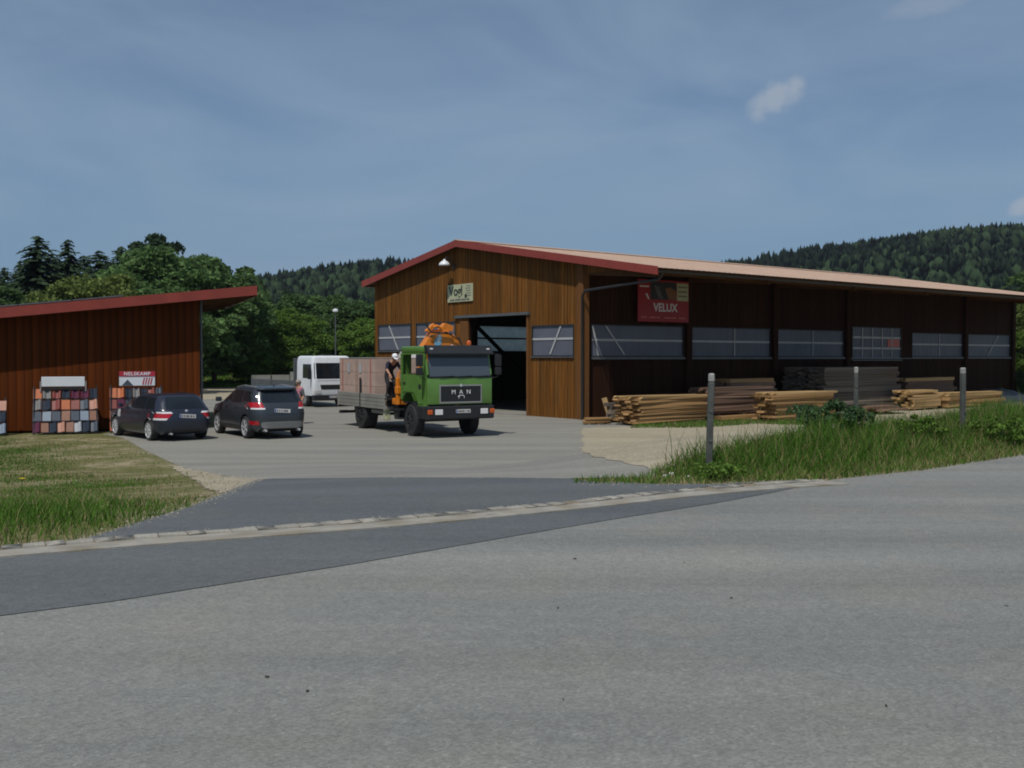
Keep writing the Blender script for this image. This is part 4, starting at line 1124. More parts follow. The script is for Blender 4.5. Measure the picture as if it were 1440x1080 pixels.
Ls.end('windscreen', M['glass'], suv, [(1.15, -0.86, 0.86), (1.55, -0.85, 0.85)], 1)
Ls.end('roof_spoiler', M['car_grey'], suv, [(1.565, -0.95, 0.95), (1.61, -0.95, 0.95)], -1, off=0.12)
for s in (-1, 1):
    Ls.side('side_window', M['glass'], suv, [(1.135, 0.05, 1.0), (1.5, 0.05, 0.42)], s)
    Ls.side('side_window', M['glass'], suv, [(1.14, -0.92, -0.03), (1.52, -0.86, -0.03)], s)
    Ls.side('side_window', M['glass'], suv, [(1.18, -1.68, -1.0), (1.5, -1.52, -0.93)], s)
    tl = Ls.end('tail_light', M['red_lamp'], suv, [(1.0, s * 0.62, s * 0.992), (1.17, s * 0.72, s * 0.992)], -1, off=0.014)
    Ls.side('side_light', M['red_lamp'], tl, [(1.01, -2.08, -1.72), (1.16, -1.98, -1.6)], s, off=0.012, nu=5)
    Ls.end('reversing_light', M['clear_lamp'], tl, [(0.95, s * 0.6, s * 0.98), (0.998, s * 0.6, s * 0.985)], -1, off=0.015)
    Ls.end('reflector', M['red_lamp'], suv, [(0.46, s * 0.78, s * 0.96), (0.58, s * 0.8, s * 0.97)], -1, off=0.008)
    Ls.end('headlight', M['clear_lamp'], suv, [(0.82, s * 0.5, s * 0.97), (0.95, s * 0.55, s * 0.985)], 1, off=0.008)
    mb = MB(); mb.box(0.78, 0.96, s * 0.93, s * 1.1, 1.12, 1.27, 0.03); mb.build('mirror', M['car_grey'], suv)
    mb = MB(); mb.tube([(-1.7, s * 0.62, 1.63), (-0.6, s * 0.63, 1.68), (0.1, s * 0.64, 1.6)], 0.018, 6); mb.build('roof_rail', M['silver'], suv)
    for x in (-0.6, 0.4): p = Ls.side_pt(x, 0.98, s, 0.012); mb = MB(); mb.box(p.x - 0.1, p.x + 0.1, p.y - 0.012, p.y + 0.012, 0.965, 0.995, 0.006); mb.build('door_handle', M['car_grey'], suv)
    for x0 in (-0.95, 0.05, 1.05):
        Ls.side('door_gap', M['black'], suv, [(0.42, x0 - 0.006, x0 + 0.006), (1.1, x0 - 0.006, x0 + 0.006)], s, nu=1, off=0.002)
    Ls.side('sill_cladding', M['black'], suv, [(0.26, -0.9, 0.9), (0.4, -0.9, 0.9)], s, off=0.012)
    mb = MB(); mb.lathe([(-2.26, 0.04), (-2.0, 0.045)], 'x', 12, (0, s * 0.55, 0.29)); mb.build('exhaust', M['steel'], suv)
Ls.end('bumper_strip', M['silver'], suv, [(0.34, -0.62, 0.62), (0.4, -0.72, 0.72), (0.52, -0.74, 0.74), (0.56, -0.66, 0.66)], -1, off=0.015, smooth=60)
Ls.end('bumper_edge', M['black'], suv, [(0.26, -0.86, 0.86), (0.335, -0.88, 0.88)], -1)
Ls.end('tailgate_gap', M['black'], suv, [(0.78, -0.85, 0.85), (0.79, -0.85, 0.85)], -1, off=0.003)
q = Ls.end_pt(0, 0.9, -1, 0.012); plate(suv, (q.x - 0.004, 0, 0.9), (0, R(4), R(-90)))
mb = MB(); q = Ls.end_pt(0, 1.2, -1, 0.012); mb.tube([(q.x - 0.01, 0.0, 1.17), (q.x + 0.07, 0.3, 1.3)], 0.012, 6); mb.build('wiper', M['black'], suv)
mb = MB(); mb.lathe([(0, 0.035), (0.06, 0.02)], 'z', 8, (-1.5, 0, 1.65)); mb.build('antenna', M['black'], suv)

# ------------------------------------------------------------------ green lorry
dT = Vector((0.5, -0.866)); rT = Vector((-0.866, -0.5))
fx, fy = att(583, 613.5)
ct = Vector((fx, fy)) - rT * 1.0
lorry = empty('flatbed_lorry', (ct.x, ct.y, zt(ct.x, ct.y) + 0.002), math.atan2(dT.y, dT.x))
tag(lorry, 'green flatbed lorry with an orange loading crane folded behind its cab', 'lorry')
g, bk = M['green_paint'], M['black']
# cab: panels round an open inside
mb = MB(); mb.use(g)
mb.box(1.26, 1.35, -1.16, 1.16, 1.08, 1.94, 0.03)
for s in (-1, 1):
    y0, y1 = (1.1, 1.17) if s > 0 else (-1.17, -1.1)
    mb.prism([(-0.75, 1.2), (-0.62, 1.2), (-0.55, 1.3), (-0.35, 1.42), (0.35, 1.42), (0.55, 1.25), (0.62, 1.02), (1.258, 1.02), (1.258, 2.03), (-0.75, 2.03)], 'y', y0, y1)
    mb.box(-0.75, -0.6, y0, y1, 2.032, 2.72, 0.01)
    mb.prism([(1.02, 2.032), (1.30, 2.032), (1.12, 2.72), (0.92, 2.72)], 'y', y0, y1)
mb.box(-0.75, -0.69, -1.098, 1.098, 1.1, 2.05)
mb.box(-0.75, -0.69, -1.098, -0.8, 2.052, 2.72); mb.box(-0.75, -0.69, 0.8, 1.098, 2.052, 2.72)
mb.box(-0.76, 1.1, -1.17, 1.17, 2.722, 2.95, 0.07)
mb.use(bk); mb.box(-0.68, 1.25, -1.09, 1.09, 1.06, 1.12)
cab = mb.build('cab', None, lorry, 35)
mb = MB(); mb.prism([(1.345, 1.97), (1.357, 1.98), (1.165, 2.72), (1.15, 2.72)], 'y', -1.09, 1.09); mb.build('windscreen', mat('windscreen_glass', (0.06, 0.075, 0.09), 0.06, spec=0.8), cab)
mb = MB()
for s in (-1, 1): mb.box(1.30, 1.36, s * 1.095, s * 1.165, 1.95, 1.99)
mb.box(1.31, 1.365, -1.1, 1.1, 1.942, 1.972)
for y in (-0.75, -0.1, 0.55): mb.tube([(1.375, y, 1.97), (1.372, y + 0.5, 1.995)], 0.014, 6)
mb.build('wiper', bk, cab)
mb = MB(); mb.prism([(1.14, 2.70), (1.42, 2.68), (1.42, 2.72), (1.22, 2.97), (1.05, 2.975)], 'y', -1.16, 1.16); mb.build('sun_visor', bk, cab)
for y in (-1.02, 1.02):
    mb = MB(); mb.box(1.30, 1.345, y - 0.05, y + 0.05, 2.83, 2.88, 0.01); mb.build('marker_light', M['clear_lamp'], cab)
# grille with lettering
mb = MB(); mb.box(1.352, 1.372, -0.72, 0.72, 1.17, 1.66, 0.006); gr = mb.build('grille', bk, cab)
mb = MB()
for a in ((-0.76, 0.76, 1.12, 1.168), (-0.76, 0.76, 1.662, 1.71), (-0.76, -0.722, 1.17, 1.66), (0.722, 0.76, 1.17, 1.66)): mb.box(1.351, 1.385, *a)
mb.build('grille_frame', M['silver'], gr)
for k in range(6):
    mb = MB(); mb.box(1.373, 1.379, -0.71, 0.71, 1.2 + k * 0.078, 1.225 + k * 0.078); mb.build('slat', M['metal_dark'], gr)
for s, y in (('M', -0.27), ('A', 0.0), ('N', 0.27)):
    link('lettering', text_mesh(s, 0.2, M['clear_lamp'], depth=0.006, bold=0.0), gr, (1.392, y, 1.47), (R(90), 0, R(90)))
mb = MB(); mb.tube([(1.39, -0.12, 1.33), (1.39, -0.02, 1.37), (1.39, 0.1, 1.36), (1.39, 0.12, 1.28)], 0.012, 6); mb.tube([(1.39, -0.06, 1.36), (1.39, -0.08, 1.27)], 0.01, 6); mb.build('emblem', M['clear_lamp'], gr)
mb = MB(); mb.lathe([(1.385, 0.05), (1.395, 0.05)], 'x', 14, (0, 0, 1.69)); mb.build('emblem', M['steel'], gr)
# bumper with lamps
mb = MB(); mb.box(1.12, 1.44, -1.2, 1.2, 0.6, 1.04, 0.05); mb.box(0.62, 1.118, -1.2, -1.1, 0.62, 1.0, 0.02); mb.box(0.62, 1.118, 1.1, 1.2, 0.62, 1.0, 0.02); bu = mb.build('bumper', bk, lorry)
for s in (-1, 1):
    mb = MB(); mb.box(1.443, 1.46, s * 0.68, s * 0.95, 0.76, 0.93, 0.008); mb.build('headlight', M['clear_lamp'], bu)
    mb = MB(); mb.box(1.40, 1.462, s * 1.03, s * 1.205, 0.77, 0.92, 0.02); mb.build('indicator', M['orange_lamp'], bu)
plate(bu, (1.443, 0.05, 0.86), (0, 0, R(90)), 0.52, 0.115)
# doors
for s in (-1, 1):
    y = s * 1.172
    mb = MB(); mb.prism([(-0.58, 1.4), (-0.42, 1.46), (0.36, 1.46), (0.6, 1.24), (0.66, 1.1), (1.0, 1.1), (1.0, 2.02), (-0.58, 2.02)], 'y', y, y + s * 0.016)
    dr_ = mb.build('door', g, lorry)
    mb = MB(); fr = 0.05
    mb.prism([(-0.6, 2.04), (-0.55, 2.04), (-0.55, 2.68), (-0.6, 2.73)], 'y', y, y + s * 0.016); mb.prism([(1.0, 2.04), (1.05, 2.04), (0.92, 2.73), (0.87, 2.68)], 'y', y, y + s * 0.016); mb.prism([(-0.55, 2.68), (0.87, 2.68), (0.92, 2.73), (-0.6, 2.73)], 'y', y, y + s * 0.016)
    mb.build('door_frame', g, dr_)
    mb = MB(); mb.box(-0.5, -0.3, y + s * 0.02, y + s * 0.045, 1.72, 1.77, 0.01); mb.build('handle', bk, dr_)
    mb = MB(); mb.box(0.72, 0.9, y + s * 0.018, y + s * 0.03, 1.58, 1.72, 0.01); mb.build('vent', bk, dr_)
    mb = MB(); mb.tube([(1.2, s * 1.15, 2.75), (1.3, s * 1.4, 2.7), (1.3, s * 1.4, 1.95), (1.2, s * 1.15, 1.9)], 0.015, 6); mr_ = mb.build('mirror_arm', bk, lorry)
    mb = MB(); mb.box(1.24, 1.32, s * 1.3, s * 1.54, 2.3, 2.68, 0.03); mb.box(1.24, 1.32, s * 1.3, s * 1.54, 2.02, 2.26, 0.03); mb.build('mirror', bk, mr_)
    mb = MB(); mb.box(1.23, 1.238, s * 1.33, s * 1.51, 2.33, 2.65); mb.build('mirror_glass', M['steel'], mr_)
# inside
for y in (-0.55, 0.5):
    mb = MB(); mb.box(-0.3, 0.25, y - 0.25, y + 0.25, 1.35, 1.55, 0.04); mb.box(-0.42, -0.28, y - 0.24, y + 0.24, 1.5, 2.15, 0.05); mb.build('seat', M['metal_dark'], cab)
mb = MB(); mb.box(0.85, 1.2, -1.05, 1.05, 1.4, 1.85, 0.05); mb.build('dashboard', bk, cab)
mb = MB(); mb.tube([(0.65 + 0.08 * sin(t), 0.5 + 0.23 * cos(t), 1.95 + 0.2 * sin(t)) for t in np.linspace(0, 2 * pi, 19)], 0.016, 6, False); mb.build('steering_wheel', bk, cab)
mb = MB(); mb.lathe([(2.95, 0.07), (2.97, 0.085), (3.09, 0.08), (3.14, 0.05)], 'z', 16, (0.55, 0.72, 0)); mb.build('beacon', M['orange_lamp'], cab, 40)
# chassis, wheels, mudguards
mb = MB()
for y in (-0.42, 0.42): mb.box(-6.2, 1.1, y - 0.05, y + 0.05, 0.68, 0.9)
for x in (-6.0, -4.3, -2.2, 0.0): mb.box(x - 0.06, x + 0.06, -0.9, 0.9, 0.46, 0.56) if x in (-4.3, 0.0) else mb.box(x - 0.05, x + 0.05, -0.4, 0.4, 0.7, 0.86)
mb.box(-0.7, 0.7, -0.35, 0.35, 0.6, 1.0); mb.build('chassis', M['metal_dark'], lorry)
for s in (-1, 1):
    wheel(lorry, 0.0, s * 1.0, 0.53, 0.32, 0.3, 8, 'metal_dark', -0.05)
    wheel(lorry, -4.3, s * 0.95, 0.53, 0.5, 0.3, 8, 'metal_dark')
    mb = MB(); pts = [(0.6 * cos(t), 0.53 + 0.6 * sin(t)) for t in np.linspace(R(10), R(170), 12)]
    for a, b in zip(pts[:-1], pts[1:]): mb.quad([(a[0], s * 0.82, a[1]), (b[0], s * 0.82, b[1]), (b[0], s * 1.16, b[1]), (a[0], s * 1.16, a[1])])
    mb.build('mudguard', bk, lorry)
    mb = MB(); mb.box(-3.45, -2.3, s * 1.0, s * 1.12, 0.62, 0.74, 0.02); mb.build('side_guard', M['alu_side'], lorry)
    mb = MB(); mb.box(-2.28, -2.02, s * 0.98, s * 1.16, 0.42, 0.98, 0.02); mb.build('outrigger_leg', M['cream'], lorry)
mb = MB(); mb.lathe([(-0.98, 0.02), (-0.97, 0.27), (-0.45, 0.27), (-0.44, 0.02)], 'y', 20, (-1.55, 0, 0.74)); mb.build('air_tank', M['metal_dark'], lorry, 40)
mb = MB(); mb.box(-1.5, -0.95, 0.5, 1.05, 0.55, 1.0, 0.05); mb.build('fuel_tank', M['alu_side'], lorry)
mb = MB(); mb.box(-1.4, -1.0, -1.12, -0.55, 0.5, 0.56); mb.box(-1.4, -1.0, -1.12, -0.55, 0.8, 0.85); mb.build('step', M['metal_dark'], lorry)
# load bed
mb = MB(); mb.box(-6.5, -1.95, -1.2, 1.2, 0.78, 0.9, 0.01); mb.build('bed_floor', M['alu_side'], lorry)
for s in (-1, 1):
    for a, b in ((-6.46, -4.27), (-4.19, -2.03)):
        mb = MB(); mb.box(a, b, s * 1.2, s * 1.235, 0.8, 1.3, 0.006)
        ds = mb.build('dropside', M['alu_side'], lorry)
        for z in (0.92, 1.05, 1.18):
            mb = MB(); mb.box(a + .02, b - .02, s * 1.2365, s * 1.243, z - 0.008, z + 0.008); mb.build('dropside_rib', M['alu_side'], ds)
    mb = MB(); mb.box(-4.26, -4.2, s * 1.19, s * 1.25, 0.75, 1.85 if s < 0 else 1.32, 0.006); mb.build('stake', M['metal_dark'], lorry)
    for x in (-6.48, -1.99): mb = MB(); mb.box(x - 0.03, x + 0.03, s * 1.19, s * 1.245, 0.75, 1.34, 0.006); mb.build('stake', M['alu_side'], lorry)
mb = MB(); mb.box(-6.53, -6.5, -1.18, 1.18, 0.8, 1.3, 0.006); mb.build('tailboard', M['alu_side'], lorry)
mb = MB(); mb.box(-1.97, -1.92, -1.15, 1.15, 0.9, 1.75); mb.build('headboard', M['metal_dark'], lorry)
mb = MB(); mb.box(-6.6, -6.45, -1.15, 1.15, 0.46, 0.56); mb.box(-6.4, -6.32, -0.6, -0.5, 0.5, 0.78); mb.box(-6.4, -6.32, 0.5, 0.6, 0.5, 0.78); mb.build('underrun_bar', M['metal_dark'], lorry)
for s in (-1, 1):
    mb = MB(); mb.box(-6.63, -6.602, s * 0.8, s * 1.12, 0.47, 0.57); mb.build('tail_light', M['red_lamp'], lorry)
# crane folded behind the cab
og = M['orange_paint']
mb = MB(); mb.box(-1.75, -1.05, -0.45, 0.45, 0.9, 1.5, 0.05); mb.lathe([(1.5, 0.3), (1.9, 0.26), (2.6, 0.2)], 'z', 16, (-1.4, 0, 0)); mb.box(-1.6, -1.2, -1.12, 1.12, 0.98, 1.2, 0.03)
cr = mb.build('crane', og, lorry, 40)
mb = MB(); mb.prism([(-0.1, 2.35), (0.55, 2.15), (0.8, 2.35), (1.3, 2.85), (1.22, 3.2), (1.0, 3.42), (0.22, 3.42), (0.0, 3.1), (-0.22, 2.8)], 'x', -1.62, -1.22); mb.build('main_boom', og, cr)
mb = MB(); mb.prism([(-0.6, 1.5), (-0.38, 1.45), (0.12, 2.9), (-0.1, 3.0)], 'x', -1.2, -1.0); mb.build('jib', og, cr)
mb = MB(); mb.box(-1.6, -1.35, 0.2, 0.95, 3.43, 3.55, 0.03); mb.prism([(0.62, 3.56), (1.1, 3.5), (1.12, 3.68), (0.8, 3.78)], 'x', -1.64, -1.36); mb.prism([(0.05, 3.5), (0.16, 3.44), (0.42, 3.7), (0.34, 3.76)], 'x', -1.5, -1.3); mb.tube([(-1.3, 0.3, 3.62), (-1.3, 0.45, 3.68), (-1.3, 0.6, 3.6)], 0.05, 6); mb.build('boom_head', og, cr)
mb = MB(); mb.tube([(-1.14, -0.05, 3.7), (-1.14, 0.15, 3.45), (-1.14, 0.95, 3.4)], 0.03, 6); mb.tube([(-1.15, 1.2, 3.3), (-1.12, 1.34, 2.95), (-1.1, 1.15, 2.6)], 0.03, 6); mb.tube([(-1.15, 0.1, 3.3), (-1.1, 0.7, 3.46), (-1.15, 1.18, 3.2)], 0.022, 6); mb.build('hose', bk, cr)
mb = MB(); mb.tube([(-1.1, 0.2, 2.5), (-1.1, 0.95, 3.0)], 0.045, 8); mb.build('cylinder_ram', M['steel'], cr, 40)
mb = MB(); mb.prism([(0.45 + 0.13 * cos(t) + 0.06 * sin(t), 3.13 + 0.24 * sin(t)) for t in np.linspace(0, 2 * pi, 15)[:-1]], 'x', -1.216, -1.205); e_ = mb.build('logo', M['sky_blue'], cr)
mb = MB(); mb.prism([(0.45 + 0.07 * cos(t) + 0.03 * sin(t) + .03, 3.22 + 0.13 * sin(t)) for t in np.linspace(0, 2 * pi, 11)[:-1]], 'x', -1.203, -1.198); mb.build('logo_flame', M['white'], e_)
mb = MB(); mb.box(-1.3, -1.14, -1.12, -1.0, 0.98, 1.9, 0.02); mb.box(-1.32, -1.1, -1.14, -0.96, 1.35, 1.6, 0.02); mb.tube([(-1.2, -1.05, 1.9), (-1.16, -1.0, 2.15)], 0.02, 6); mb.tube([(-1.26, -1.05, 1.9), (-1.3, -1.02, 2.1)], 0.02, 6); mb.build('control_box', og, cr)
# pallets of blocks wrapped on the bed
def on_lorry(x, y, z): return lorry.matrix_basis @ Vector((x, y, z))
LRZ = lorry.rotation_euler.z
bb = MB(); bb.box(-0.5, 0.5, -0.5, 0.5, 0, 1, 0.02); blk = bb.mesh('block', M['block'])
pl_me = None
LABP = {(0, -1): 'pink block stack on the lorry bed, rear pallet on the near side', (1, -1): 'pink block stack on the lorry bed nearest the climbing man',
        (0, 1): 'pink block stack on the lorry bed, far side rear pallet', (1, 1): 'far side pink block stack with a peaked loose wrap on the lorry bed'}
for i, xc in enumerate((-5.72, -3.83)):
    for s in (-1, 1):
        p = empty('block_pallet', on_lorry(xc, s * 0.6, 0.903), LRZ); tag(p, LABP[(i, s)], 'pallet load', 'pallets of blocks on the lorry'); p.scale = (1.04, 1, 1.06)
        for y in (-0.46, 0, 0.46):
            mb = MB(); mb.box(-0.72, 0.72, y - 0.06, y + 0.06, 0.0, 0.1); mb.build('runner', M['pallet'], p)
        for k in range(6): mb = MB(); x = -0.7 + k * 0.28; mb.box(x - 0.06, x + 0.06, -0.56, 0.56, 0.102, 0.125); mb.build('deck_board', M['pallet'], p)
        for lz in range(3):
            for a in range(3):
                for b_ in range(2):
                    link('block', blk, p, (-0.5 + a * 0.5, -0.28 + b_ * 0.56, 0.128 + lz * 0.475), None, (0.494, 0.552, 0.47))
        mb = MB(); mb.box(-0.756, 0.756, -0.57, 0.57, 1.556, 1.575, 0.006)
        if (i, s) == (1, 1): mb.prism([(-0.6, 1.577), (0.5, 1.577), (0.2, 1.72), (-0.05, 1.86), (-0.2, 1.8)], 'y', -0.3, 0.3)
        mb.build('wrapping', M['wrap'], p)
        if s < 0:
            mb = MB(); mb.box(0.1 if i == 0 else -0.62, 0.32 if i == 0 else -0.4, -0.572, -0.568, 1.05, 1.4); mb.build('paper_label', M['bar_white'], p)
            mb = MB(); x = -0.42 if i == 0 else 0.42; mb.box(x - 0.03, x + 0.03, -0.572, -0.568, 0.13, 1.55); mb.build('strap', M['sign_pink'], p)

# ------------------------------------------------------------------ white lorry
dV = Vector((0.58, -0.81)).normalized(); rV = Vector((dV.y, -dV.x))
vx, vy = 720, 0
Lv = Loft([(0.62, -0.98, 1.16, 1.12, 16), (0.9, -0.99, 1.21, 1.15, 16), (1.35, -1.0, 1.22, 1.16, 16), (1.5, -1.0, 1.20, 1.16, 16), (1.75, -1.0, 1.17, 1.16, 16), (2.45, -1.0, 1.08, 1.14, 16), (2.66, -0.99, 1.02, 1.1, 14), (2.74, -0.94, 0.9, 1.0, 12)])
white = empty('white_lorry', (-9.95, 54.4, zt(-9.95, 54.4) + 0.002), math.atan2(dV.y, dV.x))
white.scale = (0.97, 0.97, 0.97)
tag(white, 'white flatbed lorry with empty grey dropside bed parked behind the cars', 'lorry')
wp = M['white_paint']
cb_ = Lv.body('cab', wp, white)
Lv.end('windscreen', M['glass'], cb_, [(1.52, -0.93, 0.93), (2.36, -0.93, 0.93)], 1, off=0.008)
Lv.end('grille', bk, cb_, [(0.95, -0.6, 0.66), (1.2, -0.66, 0.72)], 1, off=0.01)
Lv.end('grille', bk, cb_, [(1.4, -0.8, 0.8), (1.42, -0.8, 0.8)], 1, off=0.004)
for s in (-1, 1):
    Lv.side('side_window', M['glass'], cb_, [(1.55, -0.1, 1.0), (2.3, -0.1, 0.9)], s, off=0.008)
    Lv.end('headlight', M['clear_lamp'], cb_, [(0.74, s * 0.6, s * 0.97), (0.92, s * 0.6, s * 0.97)], 1, off=0.012)
    mb = MB(); mb.tube([(0.85, s * 1.08, 2.3), (1.05, s * 1.28, 2.25), (1.05, s * 1.28, 1.6), (0.95, s * 1.1, 1.5)], 0.015, 6); ma = mb.build('mirror_arm', bk, white)
    mb = MB(); mb.box(1.0, 1.08, s * 1.2, s * 1.4, 1.5, 2.1, 0.03); mb.build('mirror', bk, ma)
    wheel(white, 0.0, s * 0.98, 0.45, 0.28, 0.27, 8, 'silver'); wheel(white, -4.6, s * 0.9, 0.45, 0.46, 0.27, 8, 'silver')
    Lv.side('door_gap', bk, cb_, [(0.9, 0.94, 0.955), (1.6, 0.94, 0.955)], s, nu=1, off=0.002)
mb = MB(); mb.box(0.98, 1.26, -1.15, 1.15, 0.36, 0.66, 0.04); bv = mb.build('bumper', M['black'], white)
plate(bv, (1.262, 0.0, 0.55), (0, 0, R(90)))
mb = MB(); mb.box(0.1, 0.6, -0.35, 0.35, 2.742, 2.78, 0.01); mb.build('roof_hatch', M['metal_grey'], cb_)
mb = MB(); mb.box(-7.0, 0.9, -0.45, -0.35, 0.6, 0.85); mb.box(-7.0, 0.9, 0.35, 0.45, 0.6, 0.85); mb.box(-0.06, 0.06, -0.85, 0.85, 0.4, 0.5); mb.box(-4.66, -4.54, -0.7, 0.7, 0.4, 0.5); mb.build('chassis', M['metal_dark'], white)
mb = MB(); mb.box(-7.3, -1.15, -1.22, 1.22, 0.98, 1.1); mb.build('bed_floor', M['alu_side'], white)
for s in (-1, 1):
    for a, b in ((-7.26, -4.3), (-4.24, -1.2)):
        mb = MB(); mb.box(a, b, s * 1.22, s * 1.25, 1.0, 1.4 if s < 0 else 1.78, 0.006); ds = mb.build('dropside', M['metal_grey'] if s < 0 else M['alu_side'], white)
        for z in (1.13, 1.27): mb = MB(); mb.box(a + .02, b - .02, s * 1.2515, s * 1.258, z - 0.01, z + 0.01); mb.build('dropside_rib', M['metal_grey'], ds)
    mb = MB(); mb.box(-4.29, -4.25, s * 1.2, s * 1.26, 0.95, 1.64); mb.build('stake', M['metal_dark'], white)
mb = MB(); mb.box(-7.33, -7.3, -1.2, 1.2, 1.0, 1.6); mb.build('tailboard', M['alu_side'], white)
mb = MB(); mb.box(-1.2, -1.12, -1.22, 1.22, 1.1, 2.62, 0.01); mb.build('headboard', M['metal_grey'], white)
for s in (-1, 1): mb = MB(); mb.box(-4.0, -1.4, s * 1.1, s * 1.14, 0.5, 0.85); mb.build('side_guard', M['metal_grey'], white)

# ------------------------------------------------------------------ people
def person(name, label, loc, rz, joints, bones, radii, colour, extra):
    """joints: name -> (x, y, z); one skinned body with clothes as materials of one mesh"""
    root = empty(name, loc, rz); tag(root, label, 'person')
    names = list(joints); idx = {n: i for i, n in enumerate(names)}
    me = bpy.data.meshes.new('body'); me.from_pydata([joints[n] for n in names], [(idx[a], idx[b]) for a, b in bones], [])
    o = link('body', me, root)
    sk = o.modifiers.new('skin', 'SKIN'); sk.use_smooth_shade = True
    for n in names:
        v = me.skin_vertices[0].data[idx[n]]; r = radii[n]; v.radius = r if isinstance(r, tuple) else (r, r)
        v.use_root = (n == 'pelvis')
    ss = o.modifiers.new('sub', 'SUBSURF'); ss.levels = 2; ss.render_levels = 2
    dg = bpy.context.evaluated_depsgraph_get()
    m2 = bpy.data.meshes.new_from_object(o.evaluated_get(dg)); o.modifiers.clear(); o.data = m2; bpy.data.meshes.remove(me); m2.name = 'body'
    mats = []; m2.materials.clear()
    for k in colour.values():
        if k not in mats: mats.append(k); m2.materials.append(M[k])
    J = {n: Vector(joints[n]) for n in names}; mi = []
    for p in m2.polygons:
        best = None
        for a, b in bones:
            A, B = J[a], J[b]; d = B - A; t = max(0, min(1, (p.center - A).dot(d) / max(d.length_squared, 1e-9)))
            dd = (p.center - (A + d * t)).length
            if best is None or dd < best[0]: best = (dd, b)
        mi.append(mats.index(colour.get(best[1], colour['default'])))
    m2.polygons.foreach_set('material_index', mi); m2.shade_smooth()
    extra(root, J); return root
def hand(parent, wrist, direction, up, s):
    """palm with four fingers and a thumb curled a little"""
    d = Vector(direction).normalized(); u = Vector(up); side = d.cross(u).normalized(); u = side.cross(d)
    mb = MB(); w = Vector(wrist)
    mb.tube([w - d * 0.02, w + d * 0.03, w + d * 0.09], [0.026, 0.036, 0.038], 8)
    for k, (o_, l) in enumerate(((-0.03, 0.07), (-0.01, 0.08), (0.01, 0.076), (0.03, 0.06))):
        b0 = w + d * 0.085 + side * o_
        mb.tube([b0, b0 + d * l * 0.5 - u * 0.006, b0 + d * l * 0.8 - u * 0.025, b0 + d * l * 0.85 - u * 0.045], [0.0105, 0.010, 0.009, 0.007], 6)
    b0 = w + d * 0.025 + side * (-0.034 * s)
    mb.tube([b0, b0 + d * 0.03 - side * 0.02 * s - u * 0.01, b0 + d * 0.065 - side * 0.012 * s - u * 0.03], [0.013, 0.011, 0.008], 6)
    return mb.build('hand', M['skin'], parent, 60)
def head_parts(root, J, cap, hair):
    h = J['head']; n = (J['head'] - J['neck']).normalized()
    f = Vector((1, 0, -0.35)).normalized() if cap else Vector((1, 0, 0))
    f = (f - n * f.dot(n)).normalized(); sd = n.cross(f)
    mtx = Matrix((( *f, 0), (*sd, 0), (*n, 0), (0, 0, 0, 1))).transposed(); mtx.translation = h
    mb = MB()
    mb.prism([(0.085, 0.02), (0.118, -0.025), (0.088, -0.03)], 'y', -0.014, 0.014)
    for s in (-1, 1): mb.box(-0.015, 0.02, s * 0.072, s * 0.086, -0.04, 0.025, 0.005)
    for v in mb.bm.verts: v.co = mtx @ v.co
    mb.build('face_features', M['skin'], root)
    mb = MB()
    for s in (-1, 1): mb.box(0.082, 0.09, s * 0.02, s * 0.045, 0.012, 0.026, 0.003)
    mb.box(0.084, 0.092, -0.022, 0.022, -0.066, -0.058)
    for v in mb.bm.verts: v.co = mtx @ v.co
    mb.build('eyes_and_mouth', M['ink_dark'], root)
    mb = MB(); rr = []
    for k, (z, r) in enumerate(((0.03, 0.104), (0.07, 0.102), (0.105, 0.08), (0.128, 0.045), (0.135, 0.01))): rr.append((z, r))
    mb.lathe(rr, 'z', 18)
    if cap: mb.prism([(0.07, -0.085), (0.15, -0.06), (0.18, 0.0), (0.15, 0.06), (0.07, 0.085)], 'z', 0.03, 0.042)
    else: mb.lathe([(-0.09, 0.05), (-0.03, 0.085), (0.05, 0.1)], 'z', 14, (-0.025, 0, 0))
    for v in mb.bm.verts: v.co = mtx @ v.co
    mb.build('cap' if cap else 'hair', M['cap_white'] if cap else M['hair'], root, 50)
RAD = dict(pelvis=(0.155, 0.125), belly=(0.14, 0.12), chest=(0.165, 0.125), neck=0.058, head0=0.075, head=0.092, crown=0.07,
           shl=0.075, shr=0.075, ell=0.05, elr=0.05, wrl=0.033, wrr=0.033, hipl=0.095, hipr=0.095, knl=0.066, knr=0.066, anl=0.045, anr=0.045, hel=0.05, her=0.05, tol=0.04, tor=0.04)
BON = [('pelvis', 'belly'), ('belly', 'chest'), ('chest', 'neck'), ('neck', 'head0'), ('head0', 'head'), ('head', 'crown'), ('chest', 'shl'), ('chest', 'shr'), ('shl', 'ell'), ('ell', 'wrl'), ('shr', 'elr'), ('elr', 'wrr'),
       ('pelvis', 'hipl'), ('pelvis', 'hipr'), ('hipl', 'knl'), ('knl', 'anl'), ('hipr', 'knr'), ('knr', 'anr'), ('anl', 'hel'), ('anl', 'tol'), ('anr', 'her'), ('anr', 'tor')]
